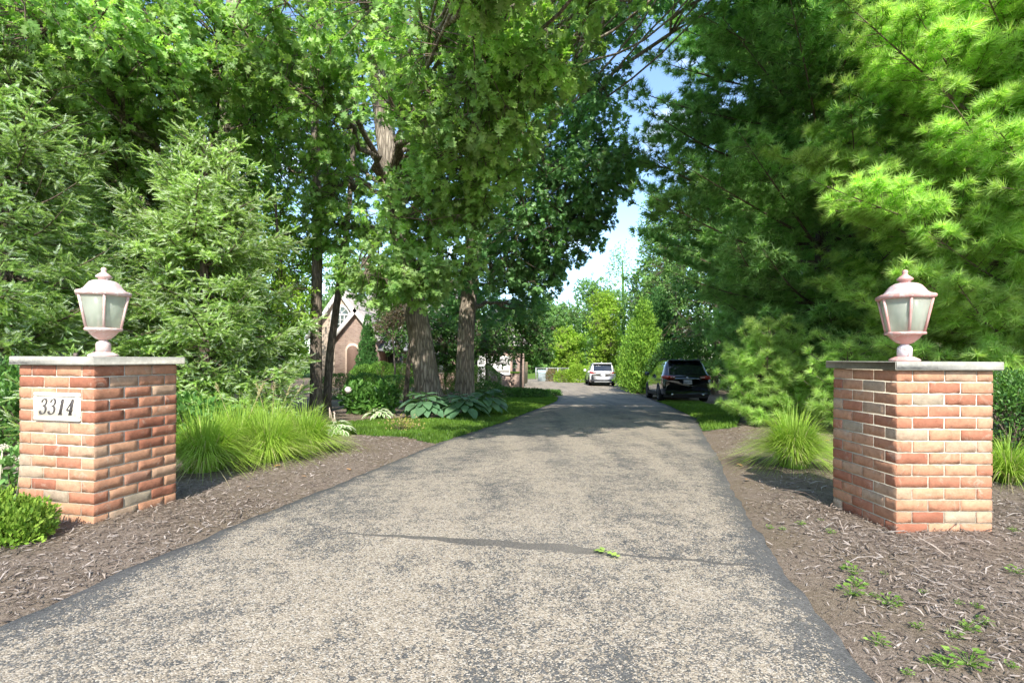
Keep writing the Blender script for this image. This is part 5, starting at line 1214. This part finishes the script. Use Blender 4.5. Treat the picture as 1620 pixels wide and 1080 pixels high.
        s = Soup(); s.tube([(sg*hw*.70, .16*L, .995*Hh), (sg*hw*.69, .20*L, 1.02*Hh), (sg*hw*.69, .5*L, 1.02*Hh), (sg*hw*.69, .54*L, .99*Hh)], .014, 6); s.build('roof_rail', M_chrome if kind else M_plast, root)
        s = Soup(); s.bbox((min(sg*hw*.98, sg*(hw+.012)), .25*L, .24), (max(sg*hw*.98, sg*(hw+.012)), .75*L, .36), .01); s.build('sill_trim', M_plast, root)
        for yy in (.36, .51):
            s = Soup(); s.bbox((min(sg*hw*.99, sg*(hw+.03)), yy*L, .55*Hh), (max(sg*hw*.99, sg*(hw+.03)), yy*L+.18, .565*Hh), .005); s.build('door_handle', M_chrome if not kind else M_plast, root)
        for yy in (.20, .79):                       # wheels with arches
            cx, cy, rw = sg*(hw-.10), yy*L, .355
            s = Soup(); a_ = np.linspace(0, math.pi, 15); pr = [(sg*(hw+.008), cy+(rw+.035)*math.cos(q), rw+(rw+.035)*math.sin(q)) for q in a_]+[(sg*(hw+.008), cy-(rw+.035), .22), (sg*(hw+.008), cy+(rw+.035), .22)]
            pr = pr+[(x_-sg*.05, y_, z_) for x_, y_, z_ in pr]; kk = len(pr)//2
            s.add(pr, [tuple(range(kk)), tuple(range(2*kk-1, kk-1, -1))]+[(q, kk+q, kk+(q+1) % kk, (q+1) % kk) for q in range(kk)]); s.build('wheel_arch', M_plast, root)
            we = Soup(); we.lathe([(.20,-.115),(rw-.02,-.115),(rw,-.09),(rw,.09),(rw-.02,.115),(.235,.115),(.225,.10),(.20,.10)], 30)
            M = np.array([[0,0,sg,cx],[1,0,0,cy],[0,1,0,rw],[0,0,0,1]]); we.xform(M); wh = we.build('wheel', M_tyre, root, smooth=True)
            ri = Soup(); ri.lathe([(0,.085),(.05,.09),(.06,.08),(.05,.02),(.19,.02),(.222,.09),(.228,.112),(.20,.02),(0,.015)], 26)
            for q in range(10):
                aa = q*math.pi/5; c_, d_ = math.cos(aa), math.sin(aa); ri.tube([(.04*c_, .04*d_, .085), (.13*c_, .13*d_, .09), (.222*c_, .222*d_, .095)], [.018,.015,.014], 5)
            ri.xform(M); ri.build('rim', rimm, wh)
    # bumper, plate, badge, wiper, handle bar, exhausts, rear fascia
    s = Soup(); s.bbox((-hw*.93, -.055, .30), (hw*.93, .16, .47), .03); s.build('bumper', M_plast if kind else paint_, root)
    s = Soup(); s.bbox((-hw*.60, -.064, .275), (hw*.60, .06, .34), .015); s.build('diffuser', M_plast if kind == 0 else M_galv, root)
    zp = .47*Hh; yp = -.018
    s = Soup(); s.bbox((-hw*.55, yp-.002, zp+.105), (hw*.55, .06, zp+.135), .006); s.build('tailgate_bar', M_chrome, root)
    pf = Soup(); pf.bbox((-.155, yp-.030, zp-.08), (.155, yp+.05, zp+.075), .004); pl = pf.build('number_plate', simple('plate_white', (.62,.64,.66), .5, .3, var=.03), root)
    if kind == 0:
        fc = bpy.data.curves.new('plate_text', 'FONT'); fc.body = 'P1U 417'; fc.size = .105; fc.extrude = .001; fc.align_x = 'CENTER'; fc.align_y = 'CENTER'
        to = bpy.data.objects.new('plate_text', fc); me = bpy.data.meshes.new_from_object(to); bpy.data.objects.remove(to)
        o = bpy.data.objects.new('plate_characters', me); COL.objects.link(o); o.parent = pl; o.location = (0, yp-.0325, zp-.003); o.rotation_euler = (R(90), 0, 0); me.materials.append(simple('plate_ink', (.03,.04,.10), .6, .2))
    s = Soup(); s.lathe([(0,0),(.05,0),(.05,.012),(0,.015)], 20); s.xform(np.array([[1,0,0,0],[0,0,-1,yp-.004+.0],[0,.55,0,zp+.17],[0,0,0,1.]])); s.build('badge', M_chrome, root)
    s = Soup(); yw = .03*L; s.tube([(0, yw-.05, .645*Hh), (.06, yw-.035, .66*Hh), (.42, yw-.025, .665*Hh)], [.016,.010,.006], 6); s.build('rear_wiper', M_plast, root)
    for sg in (1, -1):
        s = Soup(); s.tube([(sg*hw*.62, -.075, .30), (sg*hw*.62, .15, .30)], .04, 12); s.build('exhaust_tip', M_chrome, root)
    s = Soup(); s.box((-hw*.86, .12, .17), (hw*.86, L*.94, .30)); s.build('underbody', M_plast, root)
    s = Soup(); s.bbox((-.03, .22*L, 1.0*Hh), (.03, .22*L+.14, 1.045*Hh), .012); s.build('roof_fin', paint_, root)
    return root
def slope_at(y): return math.atan2(float(gz(y+3)-gz(y)), 3.0)
bx_, by_ = P(1088, 600, 19.4)[:2]
b_ = suv((bx_, by_, float(gz(by_))+.02), R(-6), 'black crossover parked tail-on in the shade of the pines', 1.86, 4.65, 1.66, car_paint('black_paint', (.010,.010,.012), .12), M_rim, 0)
b_.rotation_euler = (slope_at(by_), 0, R(-6))
wx_, wy_ = P(954, 600, 36.4)[:2]
b_ = suv((wx_, wy_, float(gz(wy_))+.045), R(-4), 'white crossover parked farther up in front of the hedge', 1.90, 4.7, 1.66, car_paint('white_paint', (.78,.78,.78), .2), M_rimd, 1)
b_.rotation_euler = (slope_at(wy_), 0, R(-4))
